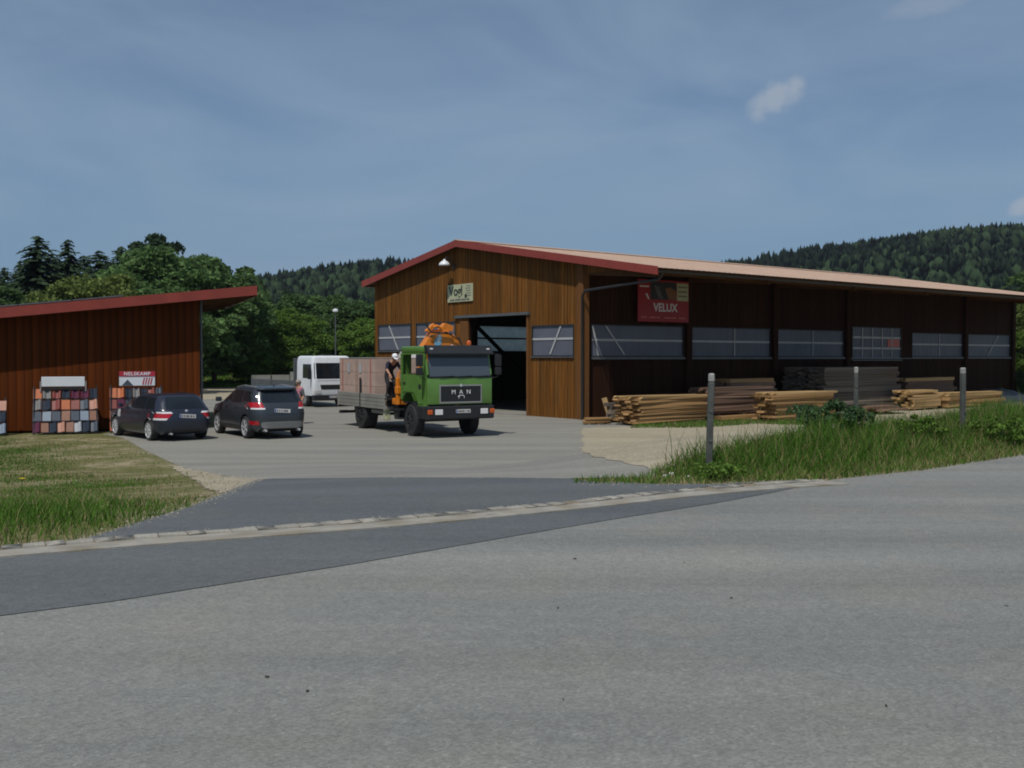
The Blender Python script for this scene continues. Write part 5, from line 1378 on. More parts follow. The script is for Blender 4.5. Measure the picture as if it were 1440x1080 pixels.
# man climbing at the front corner of the bed; x of the figure points along the lorry towards the cab
JC = dict(pelvis=(-0.16, 0, 0.80), belly=(-0.06, 0, 0.95), chest=(0.14, 0, 1.15), neck=(0.28, 0, 1.28), head0=(0.33, 0, 1.34), head=(0.37, 0, 1.4), crown=(0.385, 0, 1.46),
          shl=(0.19, 0.19, 1.18), shr=(0.19, -0.19, 1.18), ell=(0.3, 0.24, 0.99), elr=(0.26, -0.25, 0.98), wrl=(0.5, 0.2, 1.08), wrr=(0.42, -0.2, 0.8),
          hipl=(-0.15, 0.1, 0.78), hipr=(-0.15, -0.1, 0.78), knl=(0.13, 0.13, 0.49), knr=(0.06, -0.11, 0.41), anl=(0.0, 0.13, 0.1), anr=(-0.04, -0.11, 0.09), hel=(-0.06, 0.13, 0.05), her=(-0.1, -0.11, 0.05), tol=(0.15, 0.13, 0.045), tor=(0.12, -0.12, 0.045))
COLC = dict(default='cloth_navy', belly='cloth_navy', chest='cloth_navy', neck='skin', head0='skin', head='skin', crown='skin', shl='cloth_navy', shr='cloth_navy', ell='cloth_navy', elr='cloth_navy', wrl='skin', wrr='skin',
            hipl='cloth_dark', hipr='cloth_dark', knl='cloth_dark', knr='cloth_dark', anl='cloth_dark', anr='cloth_dark', hel='ink_dark', her='ink_dark', tol='ink_dark', tor='ink_dark')
def ex1(root, J):
    head_parts(root, J, True, None)
    hand(root, J['wrl'], (1, 0, 0.5), (0, 0, 1), 1); hand(root, J['wrr'], (0.8, 0, -0.6), (0, 0, 1), -1)
mb = MB(); mb.box(-2.06, -1.56, -1.235, -0.78, 1.14, 1.19, 0.008)
for x in (-2.02, -1.6): mb.box(x - .03, x + .03, -0.95, -0.89, 0.86, 1.14)
mb.build('climbing_step', M['metal_dark'], lorry)
person('person', 'man in white cap and dark clothes climbing between lorry bed and cab', on_lorry(-1.92, -1.03, 1.192), LRZ, JC, BON, RAD, COLC, ex1)
# standing figure behind the tall car
JS = dict(pelvis=(0, 0, 0.93), belly=(0, 0, 1.08), chest=(0, 0, 1.3), neck=(0.0, 0, 1.46), head0=(0.01, 0, 1.53), head=(0.02, 0, 1.6), crown=(0.02, 0, 1.66),
          shl=(0, 0.17, 1.36), shr=(0, -0.17, 1.36), ell=(-0.02, 0.24, 1.08), elr=(-0.02, -0.24, 1.08), wrl=(0.12, 0.22, 0.88), wrr=(0.1, -0.22, 0.87),
          hipl=(0, 0.09, 0.9), hipr=(0, -0.09, 0.9), knl=(0.03, 0.1, 0.5), knr=(0.0, -0.1, 0.5), anl=(0, 0.1, 0.1), anr=(-0.04, -0.1, 0.1), hel=(-0.05, 0.1, 0.05), her=(-0.09, -0.1, 0.05), tol=(0.14, 0.1, 0.045), tor=(0.1, -0.1, 0.045))
COLS = dict(COLC); COLS.update(default='cloth_pink', belly='cloth_pink', chest='cloth_pink', shl='cloth_pink', shr='cloth_pink', ell='cloth_grey', elr='cloth_grey')
def ex2(root, J):
    head_parts(root, J, False, True)
    hand(root, J['wrl'], (0.5, 0, -1), (1, 0, 0), 1); hand(root, J['wrr'], (0.5, 0, -1), (1, 0, 0), -1)
pz = ((420 - 720) / F * 40.0, 40.0)
person('person', 'standing person in a pink top half hidden behind the grey off-road car', (pz[0], pz[1], zt(*pz)), R(-120), JS, BON, RAD, COLS, ex2)
# ------------------------------------------------------------------ timber stacks
PLK = {}
def plank_mesh(m):
    if m not in PLK:
        L5 = []
        for k in range(4):
            mb = MB(); vs = mb.box(-0.5, 0.5, -0.5, 0.5, 0, 1)
            for v in vs: v.co += Vector((random.uniform(-.012, .012), random.uniform(-.09, .09), random.uniform(-.12, .06)))
            L5.append(mb.mesh('plank', M[m]))
        PLK[m] = L5
    return random.choice(PLK[m])
def stack(label, cx, cy, length, width, n_layers, th, m, rz=None, z0=0.1, pw=0.2, jit=0.12, bearers=True, top=None, drop=0.0):
    """planks laid in layers; each plank its own piece"""
    z = zt(cx, cy); rz = HRZ if rz is None else rz
    s = empty('timber_stack', (cx, cy, z), rz); tag(s, label, 'timber stack', 'timber stacks along the hall')
    if bearers:
        for x in (-0.36, 0.0, 0.36):
            mb = MB(); mb.box(x * length - 0.05, x * length + 0.05, -width / 2, width / 2, 0.0, z0 - 0.004); mb.build('bearer', M['plank_brown'], s)
    n = max(1, int(width / pw))
    for L in range(n_layers):
        mm = top if (top and L == n_layers - 1) else m
        for k in range(n):
            if random.random() < drop: continue
            l = length * random.uniform(0.9, 1.0); w = pw * random.uniform(0.8, 1.05) if n > 1 else width
            link('plank', plank_mesh(mm), s, (random.uniform(-jit, jit), -width / 2 + (k + 0.5) * width / n + random.uniform(-.02, .02), z0 + L * th * 1.06),
                 (random.uniform(-.01, .01), random.uniform(-.006, .006), random.uniform(-.025, .025)), (l, w, th))
    return s
def front(px0, px1, py, z=0.0):
    """ground points under the two ends of a pile's front edge"""
    return at(px0, py, z), at(px1, py, z)
# the stacks stand along the hall: u runs along its side, e is the distance out from the wall
def hst(label, u0, u1, e0, e1, n_layers, th, m, **k):
    p = on_hall((u0 + u1) / 2, -(e0 + e1) / 2, 0)
    return stack(label, p.x, p.y, u1 - u0, e1 - e0, n_layers, th, m, **k)
def spot(px, py): return at(px, py, 0.02)
hst('orange-brown stack of rough edged boards nearest the hall corner, right of the leaning plank', -1.15, 3.0, 3.2, 4.5, 13, 0.073, 'plank_warm', z0=0.1, pw=0.27, jit=0.2, top='plank_pale')
hst('low dark brown stack of stained boards behind the nearest fence post', 3.2, 7.4, 3.0, 4.3, 10, 0.1, 'plank_brown', z0=0.3, pw=0.2, jit=0.05)
hst('pair of pale planks lying in front of the dark brown stack', 3.2, 6.4, 4.4, 4.8, 1, 0.16, 'plank_warm', z0=0.08, pw=0.2)
hst('yellow topped stack of fresh boards between the nearest post and the green clump', 4.5, 8.7, 5.3, 6.4, 12, 0.085, 'plank_warm', z0=0.1, pw=0.3, jit=0.2, top='plank_pale')
hst('small bundle of boards lying high behind the dark brown stack', 6.0, 9.3, 1.8, 2.9, 10, 0.145, 'plank_brown', z0=0.12, pw=0.24, top='plank_warm')
hst('tall grey weathered board stack beneath the multi pane window', 12.0, 18.3, 1.1, 3.4, 18, 0.099, 'plank_grey', z0=0.22, pw=0.25, jit=0.08)
hst('yellow planks on a low pile right of the tall grey stack', 20.0, 25.2, 1.8, 2.7, 8, 0.16, 'plank_brown', z0=0.15, pw=0.3, top='plank_pale', jit=0.2)
hst('mixed pale offcut pile between the grey stack and the rightmost post', 16.9, 19.4, 3.9, 4.9, 8, 0.105, 'plank_pale', z0=0.1, pw=0.25, jit=0.25, drop=0.2)
hst('bright orange stack of squared timber behind the rightmost post', 20.0, 25.6, 4.0, 5.0, 4, 0.165, 'plank_warm', z0=0.1, pw=0.33, jit=0.1, top='plank_pale')
hst('low scatter of brown offcuts in front of the tall grey stack', 12.6, 14.8, 4.9, 6.0, 3, 0.1, 'plank_brown', z0=0.06, pw=0.25, jit=0.4, drop=0.3)
a = spot(845, 597)
stack('little heap of pale offcut boards at the foot of the hall corner', a[0] - 0.1, a[1] + 0.3, 1.0, 0.5, 3, 0.07, 'plank_warm', z0=0.05, pw=0.22, jit=0.1, rz=R(5))
hst('grey squared timber lying between the offcut heap and the near board stack', -0.4, 2.2, 2.0, 2.8, 5, 0.14, 'plank_grey', z0=0.05, pw=0.24, jit=0.2)
# plank leaning by the corner
a = spot(860, 592); lp = empty('leaning_plank', (a[0], a[1], zt(*a)), R(20)); tag(lp, 'short pale plank leaning upright beside the hall corner', 'plank')
mb = MB(); mb.box(-0.11, 0.11, -0.02, 0.02, 0, 1.0); o = mb.build('plank', M['plank_pale'], lp); o.rotation_euler = (R(-12), R(-14), 0)
# tarpaulin heap at the far end
a = on_hall(29.6, -2.4, 0.02); tp = empty('tarpaulin_heap', a, HRZ); tag(tp, 'dark tarpaulin draped over a long heap at the far end of the hall', 'tarpaulin')
mb = MB(); nx, ny = 22, 10; G = []
for i in range(nx + 1):
    row = []
    for j in range(ny + 1):
        u, v = i / nx * 2 - 1, j / ny * 2 - 1; h = max(0, 1 - abs(u) ** 3) * max(0, 1 - abs(v) ** 2.5)
        row.append(mb.bm.verts.new((u * 2.3, v * 1.1, 0.72 * h ** 0.35 + 0.05 * sin(9 * u + 4 * v) * h + 0.04 * sin(17 * v - 5 * u) * h)))
    G.append(row)
for i in range(nx):
    for j in range(ny): mb.bm.faces.new([G[i][j], G[i + 1][j], G[i + 1][j + 1], G[i][j + 1]])
mb.build('sheet', M['tarp'], tp, 60)
mb = MB(); mb.box(-1.6, 1.6, -0.5, 0.5, 0.0, 0.6); mb.build('heap', M['plank_brown'], tp)

# ------------------------------------------------------------------ fence posts
def post(px, Y, h, label, wid, lean):
    X = (px - 720) / F * Y; z = zt(X, Y)
    p = empty('fence_post', (X, Y, z - 0.1), random.uniform(-.3, .3)); p.rotation_euler = (lean[0], lean[1], random.uniform(-.3, .3)); tag(p, label, 'fence post', 'fence posts on the verge')
    mb = MB(); w = wid / 2; mb.box(-w, w, -w, w, 0, h - 0.02, 0.012); mb.build('post', M['fence_post'], p)
    mb = MB(); mb.box(-w * 0.96, w * 0.96, -w * 0.96, w * 0.96, h - 0.018, h + 0.1, 0.015); mb.build('post_top', M['post_top'], p)
    for zz in (0.55, 0.95):
        mb = MB(); mb.tube([(-0.03, -w - 0.004, zz), (-0.02, -w - 0.02, zz + 0.01), (0.02, -w - 0.02, zz + 0.01), (0.03, -w - 0.004, zz)], 0.004, 5); mb.build('staple', M['metal_grey'], p)
post(997, 14.0, 1.37, 'nearest weathered fence post with bleached top at the left end of the tall grass', 0.08, (0.0, 0.025))
post(1204, 18.5, 1.2, 'middle fence post standing behind the green clump in front of the tall grey stack', 0.07, (0, 0))
post(1355, 18.8, 1.27, 'rightmost fence post in front of the bright orange timber stack', 0.085, (0, -0.01))

# ------------------------------------------------------------------ vegetation
def np_mesh(name, V, Fc, mats, mi=None, smooth=False):
    me = bpy.data.meshes.new(name); nv, nf, k = len(V), len(Fc), Fc.shape[1]
    me.vertices.add(nv); me.vertices.foreach_set('co', V.astype(np.float32).ravel())
    me.loops.add(nf * k); me.loops.foreach_set('vertex_index', Fc.astype(np.int32).ravel())
    me.polygons.add(nf); me.polygons.foreach_set('loop_start', np.arange(0, nf * k, k, dtype=np.int32))
    for m in mats: me.materials.append(m)
    if mi is not None: me.polygons.foreach_set('material_index', mi.astype(np.int32))
    me.update(calc_edges=True); me.validate()
    return me
def vnoise(x, y, s, seed):
    r = np.random.default_rng(seed); out = np.zeros_like(x)
    for k in range(7):
        a = r.uniform(0, 2 * pi); f = s * r.uniform(0.5, 2.2); out += np.sin((x * cos(a) + y * sin(a)) * f + r.uniform(0, 6.3)) / (1 + 0.25 * k)
    return out / 3.0
def blades(x, y, h, w, lean, dry):
    n = len(x); z = zT(x, y); az = rng.uniform(0, 2 * pi, n); dx, dy = np.cos(az), np.sin(az)
    la = rng.uniform(0, 2 * pi, n); lx, ly = np.cos(la) * lean * h, np.sin(la) * lean * h
    P = np.zeros((n, 5, 3))
    for i, (t, ww) in enumerate(((0, 1), (0, -1), (0.55, 0.7), (0.55, -0.7), (1.0, 0))):
        P[:, i, 0] = x + dx * w * ww * 0.5 + lx * t * t; P[:, i, 1] = y + dy * w * ww * 0.5 + ly * t * t
        P[:, i, 2] = z - 0.02 + h * t * (1 - 0.25 * lean * t)
    b = (np.arange(n) * 5)[:, None]
    T = np.concatenate([b + np.array([[0, 1, 3]]), b + np.array([[0, 3, 2]]), b + np.array([[2, 3, 4]])], 0)
    mi = np.tile(dry.astype(np.int32), 3)
    return P.reshape(-1, 3), T, mi
def scatter(poly, n):
    P = np.array(poly); lo, hi = P.min(0), P.max(0)
    x = rng.uniform(lo[0], hi[0], n); y = rng.uniform(lo[1], hi[1], n); k = inside(poly, x, y); return x[k], y[k]
def grass(name, sets, label=None):
    V, T, MI, off = [], [], [], 0
    for v, t, m in sets: V.append(v); T.append(t + off); MI.append(m); off += len(v)
    me = np_mesh(name, np.concatenate(V), np.concatenate(T), [M['grass'], M['grass_dry']], np.concatenate(MI))
    return tag(link(name, me), kind='stuff')
# left patch: thin turf on dry soil, lush towards the road
LP = [att(*p) for p in [(-60, 790), (0, 775), (107, 765), (180, 743), (267, 716), (317, 696), (345, 680)]] + [att(*p) for p in [(288, 667), (250, 658), (200, 636), (168, 618)]] + [(-13.4, 34.0), (-17.3, 33.6), (-26, 31), (-24, 20), (-12, 9)]
x, y = scatter(LP, 420000)
s_ = sdist(x, y); dist_road = s_
lush = sstep(5.5, 1.2, s_) * sstep(-2.0, -4.6, x + 0.1 * y)
dens = 0.3 + 0.75 * vnoise(x, y, 1.3, 3) + 0.3 * vnoise(x, y, 4.5, 5) + 1.1 * lush
edge_d = np.min(np.hypot(x[:, None] - np.array(LP[1:11])[None, :, 0], y[:, None] - np.array(LP[1:11])[None, :, 1]), axis=1)
dens -= 0.55 * sstep(2.2, 0.3, edge_d) * (y > 13.5)
dens = np.maximum(dens, 0.07); k = rng.uniform(0, 1, len(x)) < dens; x, y, lush, dens = x[k], y[k], lush[k], dens[k]
h = (0.03 + 0.06 * rng.random(len(x))) * (1 + 0.4 * vnoise(x, y, 2, 9)) + lush * (0.05 + 0.26 * rng.random(len(x)) ** 1.4) * (1 + 0.4 * vnoise(x, y, 3.0, 51))
h = np.maximum(h, 0.03)
dry = rng.random(len(x)) < np.clip(0.26 + 0.35 * vnoise(x, y, 1.1, 21) - 0.22 * lush + 0.35 * sstep(0.6, 0.2, dens), 0.05, 0.9)
set1 = blades(x, y, h, 0.006 + 0.007 * rng.random(len(x)) + 0.008 * (y > 20), 0.25 + 0.5 * rng.random(len(x)), dry)
grass('turf_grass', [set1])
# right verge: tall lush grass thinning towards the gravel
RPX = [(805, 682), (930, 684), (1010, 683), (1090, 678), (1160, 677), (1300, 663), (1440, 642), (1500, 628)]
rp = [att(*p) for p in RPX]
RV = rp + [(24, 33), (22, 36), (12.5, 24.5), (7.5, 19.2), (4.6, 16.4), att(960, 655), att(930, 664), att(905, 670), att(860, 673), att(812, 675)]
x, y = scatter(RV, 620000)
s_ = sdist(x, y); al = along(x, y)
tall = sstep(2.6, 4.2, al) * (0.15 + 0.85 * sstep(0.25, 1.5, s_))
dens = 0.7 + 0.7 * tall + 0.3 * vnoise(x, y, 2.2, 31)
dens *= np.where(al < 3.0, 0.5 + 0.5 * sstep(1.9, 0.3, s_), 1)
k = rng.uniform(0, 1, len(x)) < dens; x, y, tall, s_ = x[k], y[k], tall[k], s_[k]
h = 0.05 + 0.09 * rng.random(len(x)) + tall * (0.13 + 0.34 * rng.random(len(x)) ** 1.3) * (1 + 0.35 * vnoise(x, y, 1.6, 33)) * (0.75 + 0.35 * sstep(0.5, 3, s_))
dry = rng.random(len(x)) < np.clip(0.16 + 0.25 * sstep(1.0, 0.2, s_) + 0.1 * vnoise(x, y, 1.5, 35), 0.02, 0.8)
set2 = blades(x, y, np.maximum(h, 0.03), 0.008 + 0.008 * rng.random(len(x)), 0.2 + 0.45 * rng.random(len(x)), dry)
# single flowering stalks
x, y = scatter(RV, 9000); al = along(x, y); s_ = sdist(x, y); k = (al > 2.8) & (s_ > 0.9); x, y = x[k][:1500], y[k][:1500]
set3 = blades(x, y, 0.5 + 0.45 * rng.random(len(x)), np.full(len(x), 0.012), 0.1 + 0.25 * rng.random(len(x)), rng.random(len(x)) < 0.45)
grass('verge_grass', [set2, set3])
# grass tufts at the foot of the timber stacks
ST = [at(885, 603, 0), at(995, 602, 0), at(1060, 597, 0), at(1180, 600, 0), at(1180, 590, 0), at(1000, 593, 0), at(900, 599, 0)]
x, y = scatter(ST, 26000); k = rng.random(len(x)) < 0.55 + 0.5 * vnoise(x, y, 1.5, 41); x, y = x[k], y[k]
set4 = blades(x, y, 0.08 + 0.14 * rng.random(len(x)), 0.018 + 0.012 * rng.random(len(x)), 0.3 + 0.3 * rng.random(len(x)), rng.random(len(x)) < 0.2)
x, y = scatter([(-9.6, 88), (-14, 87), (-30, 88), (-48, 78), (-60, 110), (-4, 120), (0, 90)], 90000)
set5 = blades(x, y, 0.15 + 0.3 * rng.random(len(x)), 0.05 + 0.05 * rng.random(len(x)), 0.2 + 0.4 * rng.random(len(x)), rng.random(len(x)) < 0.15)
grass('rough_grass', [set4, set5])

# leaves and crowns
def leaf_cards(C, size, flat=0.0):
    """diamond leaf tufts at the centres C"""
    n = len(C); a = rng.normal(size=(n, 3)); a[:, 2] *= 1 - flat; a /= np.linalg.norm(a, axis=1)[:, None]
    b = rng.normal(size=(n, 3)); b -= (b * a).sum(1)[:, None] * a; b /= np.linalg.norm(b, axis=1)[:, None]
    s = size * rng.uniform(0.6, 1.3, n)[:, None]
    P = np.stack([C - a * s, C + b * s * 0.55, C + a * s, C - b * s * 0.55], 1)
    return P.reshape(-1, 3), np.arange(n * 4).reshape(n, 4)
def broad_crown(h, r, n_cl, n_leaf, leaf, low=0.12, seed=0, squash=1.0):
    g = np.random.default_rng(seed); cs = []
    while len(cs) < n_cl:
        p = g.uniform(-1, 1, 3); q = np.linalg.norm(p)
        if q < 1 and q > 0.35: cs.append(p)
    cs = np.array(cs); zc = h * (low + (1 - low) / 2); hz = h * (1 - low) / 2
    lump = 1 + 0.22 * np.sin(cs[:, 0] * 4 + seed) * np.cos(cs[:, 1] * 5 + 2 * seed)
    wid = r * np.where(cs[:, 2] < 0, 1 - 0.1 * cs[:, 2] ** 2, 1) * lump
    ctr = np.stack([cs[:, 0] * wid, cs[:, 1] * wid, zc + cs[:, 2] * hz * squash], 1)
    cr = g.uniform(0.16, 0.3, n_cl) * r
    i = g.integers(0, n_cl, n_leaf); d = g.normal(size=(n_leaf, 3)); d /= np.linalg.norm(d, axis=1)[:, None]
    d[:, 2] = np.where(d[:, 2] < -0.3, -d[:, 2], d[:, 2])
    C = ctr[i] + d * (cr[i] * g.uniform(0.5, 1.05, n_leaf))[:, None] * np.array([1.1, 1.1, 0.8])
    V, Q = leaf_cards(C, leaf); return V, Q
def trunk_mesh(h, r, limbs, seed, reach):
    g = random.Random(seed); mb = MB()
    mb.tube([(0, 0, -0.3), (0.02 * h, 0, h * 0.25), (0.0, 0.02 * h, h * 0.55), (0.01 * h, 0, h * 0.9)], [r, r * 0.8, r * 0.5, r * 0.1], 7)
    for k in range(limbs):
        a = g.uniform(0, 6.28); z = h * g.uniform(0.25, 0.7); l = reach * g.uniform(0.5, 0.9)
        mb.tube([(0, 0, z), (cos(a) * l * 0.5, sin(a) * l * 0.5, z + l * 0.3), (cos(a) * l, sin(a) * l, z + l * 0.5)], [r * 0.4, r * 0.25, r * 0.06], 5)
    return mb.mesh('trunk', M['trunk'], 60)
def spruce_crown(h, r, seed):
    g = np.random.default_rng(seed); V, n_w = [], int(h * 3.2)
    for w in range(n_w):
        t = w / n_w; z = h * (0.06 + 0.94 * t); rad = r * (1 - t) ** 0.58 * g.uniform(0.75, 1.15) + 0.1
        nb = int(9 + 9 * (1 - t))
        for b in range(nb):
            a = g.uniform(0, 6.283); l = rad * g.uniform(0.6, 1.12); ca, sa_ = cos(a), sin(a); dr = g.uniform(0.15, 0.45) * l
            for q in range(5):
                f0 = q / 5; f1 = min(1.1, f0 + 0.36); wd = l * 0.15 * (1.15 - f0) + 0.11; tw = g.uniform(-.22, .22)
                x0, x1 = l * f0, l * f1; z0, z1 = z - dr * f0 ** 1.5 + g.uniform(-.1, .1), z - dr * f1 ** 1.5 + g.uniform(-.15, .05)
                pm = ((x0 + x1) / 2); zm = (z0 + z1) / 2
                pts = [(x0, 0, z0), (pm, wd, zm - wd * 0.5), (x1, tw * l * 0.5, z1), (pm, -wd, zm - wd * 0.5)]
                V += [(px_ * ca - py_ * sa_, px_ * sa_ + py_ * ca, pz_) for px_, py_, pz_ in pts]
    V = np.array(V); return V, np.arange(len(V)).reshape(-1, 4)
PROTO = {}
def proto(kind):
    if kind in PROTO: return PROTO[kind]
    if kind.startswith('spruce'):
        sd = int(kind[-1]); V, Q = spruce_crown(14, (4.3, 3.9, 4.8)[sd % 3], 50 + sd); m = 'leaf_dark'; tm = trunk_mesh(13.5, 0.22, 0, sd, 1)
    elif kind.startswith('pine'):
        sd = int(kind[-1]); V, Q = broad_crown(14, 3.2, 70, 14000, 0.24, 0.35, 70 + sd); m = 'leaf_dark'; tm = trunk_mesh(13, 0.22, 8, sd, 2.6)
    elif kind.startswith('broad'):
        sd = int(kind[-1]); V, Q = broad_crown(10, 4.2, 110, 26000, 0.19, 0.08, 80 + sd); m = 'leaf_mid'; tm = trunk_mesh(9, 0.24, 10, sd, 3.6)
    elif kind.startswith('bright'):
        sd = int(kind[-1]); V, Q = broad_crown(10, 4.4, 110, 26000, 0.18, 0.02, 90 + sd); m = 'leaf_bright'; tm = trunk_mesh(9, 0.22, 10, sd, 3.8)
    else:
        sd = int(kind[-1]); V, Q = broad_crown(10, 4.4, 90, 18000, 0.18, 0.02, 95 + sd); m = 'leaf_yellow'; tm = trunk_mesh(9, 0.22, 10, sd, 3.8)
    PROTO[kind] = (np_mesh('crown', V, Q, [M[m]]), tm); return PROTO[kind]
def tree(kind, px, Y, top, label, wide=1.0, group='trees behind the yard', base=None, nm=None):
    """px: where it stands; top: the height in the photograph its crown reaches"""
    X = (px - 720) / F * Y; z = zt(X, Y) if base is None else base
    h = (HOR - top) / F * Y + CZ - z; ref = 14.0 if kind[:-1] in ('spruce', 'pine') else 10.0
    s = h / ref; cr, tr = proto(kind)
    t = empty(nm or {'spruce': 'spruce_tree', 'pine': 'pine_tree'}.get(kind[:-1], 'broadleaf_tree'), (X, Y, z - 0.1), random.uniform(0, 6.28)); t.scale = (s * wide, s * wide, s)
    tag(t, label, 'tree', group); link('trunk', tr, t); link('crown', cr, t); return t
left = [('spruce1', 76, 93, 352, 'dark conifer filling the gap between the two tallest conifers', 1.2), ('spruce0', 120, 95, 355, 'dark conifer right of the second tallest conifer, lower than it', 1.1), ('spruce2', 30, 92, 366, 'dark conifer left of the tallest conifer above the shed', 0.9), ('broad1', 72, 96, 392, 'leafy tree between the two tallest conifers above the shed', 1.3), ('broad2', 122, 98, 388, 'leafy tree in the dip right of the second tallest conifer', 1.2), ('broad0', 160, 100, 382, 'leafy tree left of the slim pointed conifer above the shed', 1.1), ('spruce1', 238, 104, 336, 'conifer top just right of the dark pine above the shed', 0.8), ('spruce0', -22, 84, 352, 'dark conifer cut by the left edge of the photo above the shed roof', 1.0), ('spruce1', 8, 92, 372, 'shorter dark conifer just inside the left edge above the shed roof', 1.1),
        ('spruce0', 56, 86, 327, 'tallest dark conifer above the left end of the shed roof', 1.2), ('spruce2', 98, 88, 332, 'second tallest dark conifer above the shed, right of the tallest', 0.85), ('spruce1', 141, 92, 348, 'dark conifer above the middle of the shed between two taller ones', 1.4),
        ('spruce2', 172, 95, 342, 'slim dark conifer left of the big leafy crown above the shed', 1.15), ('spruce1', 196, 90, 334, 'slim pointed conifer rising out of the leafy crown above the shed', 0.95), ('pine0', 218, 100, 335, 'dark pine top behind the big leafy crown above the shed', 1.0),
        ('broad0', 228, 84, 350, 'big mid green leafy tree above the right half of the shed roof', 1.15), ('broad1', 272, 88, 365, 'leafy tree sloping down behind the shed roof, right of the big leafy tree', 1.25), ('broad2', 302, 92, 368, 'rounded leafy tree above the overhanging end of the shed roof', 0.95),
        ('broad2', 20, 76, 410, 'low leafy tree behind the left end of the shed roof', 1.5), ('yellow0', 100, 70, 392, 'smaller yellow green bush tree showing over the shed roof', 1.0), ('yellow1', 150, 70, 385, 'larger yellow green bush tree showing over the shed roof', 1.2), ('broad0', 190, 74, 392, 'mid green tree close behind the solar panels of the shed', 1.4)]
for kd, px, Y, top, lab, w in left: tree(kd, px, Y, top, lab, w)
mid = [('spruce2', 338, 128, 386, 'small dark conifer tip at the end of the shed roof', 0.8), ('spruce0', 372, 125, 398, 'dark conifer left of the bright tree between shed and hall', 0.9), ('spruce1', 402, 128, 402, 'dark conifer behind the bright rounded tree between shed and hall', 0.9),
       ('pine1', 345, 118, 405, 'dark pine behind the shed roof end', 1.2), ('broad1', 300, 118, 428, 'leafy tree close to the corner of the shed', 1.2), ('broad2', 345, 118, 440, 'mid green leafy tree right of the shed corner', 1.25), ('broad0', 318, 116, 462, 'low leafy tree beside the downpipe of the shed', 1.3),
       ('bright0', 405, 98, 438, 'bright green rounded tree behind the white lorry', 1.25), ('bright1', 352, 94, 482, 'low bright green bushy tree left of the white lorry', 1.35), ('broad1', 446, 106, 452, 'mid green tree beside the street lamp', 1.2), ('broad0', 500, 108, 425, 'leafy tree against the left edge of the hall', 1.35),
       ('bright1', 520, 100, 448, 'bright green tree partly hidden by the hall gable', 1.1), ('spruce2', 452, 135, 418, 'dark conifer behind the street lamp', 1.1), ('broad2', 480, 122, 418, 'greyish green tree on the slope behind the street lamp', 1.3), ('broad0', 425, 125, 412, 'soft green tree on the slope above the bright rounded tree', 1.4),
       ('broad2', 388, 112, 430, 'dense mid green tree behind and left of the bright rounded tree', 1.3)]
for kd, px, Y, top, lab, w in mid: tree(kd, px, Y, top, lab, w)
right = [('yellow1', 1452, 74, 408, 'yellow green tree at the right edge beyond the far corner of the hall', 1.1), ('bright0', 1436, 70, 470, 'bright green bush at the right edge behind the far corner of the hall', 1.3), ('broad1', 1470, 86, 380, 'darker leafy tree cut by the right edge of the photo', 1.2), ('broad2', 1432, 66, 522, 'low dark bush at the foot of the far corner of the hall', 1.6)]
for kd, px, Y, top, lab, w in right: tree(kd, px, Y, top, lab, w, group='trees beyond the far end of the hall')

# leafy clump on the verge
def clump(px, Y, h, r, n, m, label, name, leaf=0.06):
    X = (px - 720) / F * Y; z = zt(X, Y); c = empty(name, (X, Y, z)); tag(c, label, 'plant')
    V, Q = broad_crown(h, r, 40, n, leaf, 0.0, int(px)); link('leaves', np_mesh('leaves', V, Q, [M[m]]), c)
    mb = MB()
    for k in range(9):
        a = random.uniform(0, 6.28); l = r * random.uniform(.2, .7); mb.tube([(cos(a) * l * .5, sin(a) * l * .5, -0.05), (cos(a) * l, sin(a) * l, h * 0.8)], [0.008, 0.004], 5)
    mb.build('stems', M['leaf_blue'], c)
clump(1166, 17.4, 0.64, 0.6, 5200, 'leaf_blue', 'dark blue-green nettle clump rising above the verge grass left of the middle post', 'nettle_clump', 0.04)
clump(1010, 13.4, 0.2, 0.35, 900, 'leaf_bright', 'low leafy weeds around the foot of the nearest post', 'weed_clump', 0.028)
clump(1300, 17.6, 0.5, 0.4, 1500, 'leaf_bright', 'tall leafy weeds in the verge between the middle and rightmost posts', 'weed_clump', 0.035)
clump(1412, 18.2, 0.55, 0.45, 1700, 'leaf_bright', 'tall leafy weeds near the right edge beyond the rightmost post', 'weed_clump', 0.035)
# dandelion in the left turf, white stones by the drive
a = att(28, 722); z = zt(*a); fl = empty('dandelion', (a[0], a[1], z)); tag(fl, 'single yellow dandelion in the long grass at the lower left', 'flower')
mb = MB(); mb.tube([(0, 0, 0), (0.01, 0, 0.36)], 0.004, 5); mb.build('stem', M['grass'], fl)
mb = MB()
for k in range(22):
    t = 2 * pi * k / 22; q = 0.5 + 0.5 * (k % 2); mb.quad([(0.01, 0, 0.36), (0.01 + 0.03 * q * cos(t - .15), 0.03 * q * sin(t - .15), 0.375), (0.01 + 0.045 * q * cos(t), 0.045 * q * sin(t), 0.37), (0.01 + 0.03 * q * cos(t + .15), 0.03 * q * sin(t + .15), 0.375)])
mb.build('petals', M['petal'], fl)
for px, py, sz, lab in ((946, 670, 0.05, 'larger white stone at the edge of the verge by the driveway'), (968, 673, 0.035, 'smaller white stone at the edge of the verge by the driveway'), (936, 671, 0.03, 'leftmost of the small white stones at the edge of the driveway')):
    a = att(px, py); mb = MB(); vs = mb.box(-sz, sz, -sz * .7, sz * .7, -0.01, sz, sz * 0.3); o = mb.build('white_stone', M['stone_white'], None, 60); o.location = (a[0], a[1], zt(*a)); tag(o, lab, 'stone', 'white stones by the driveway')
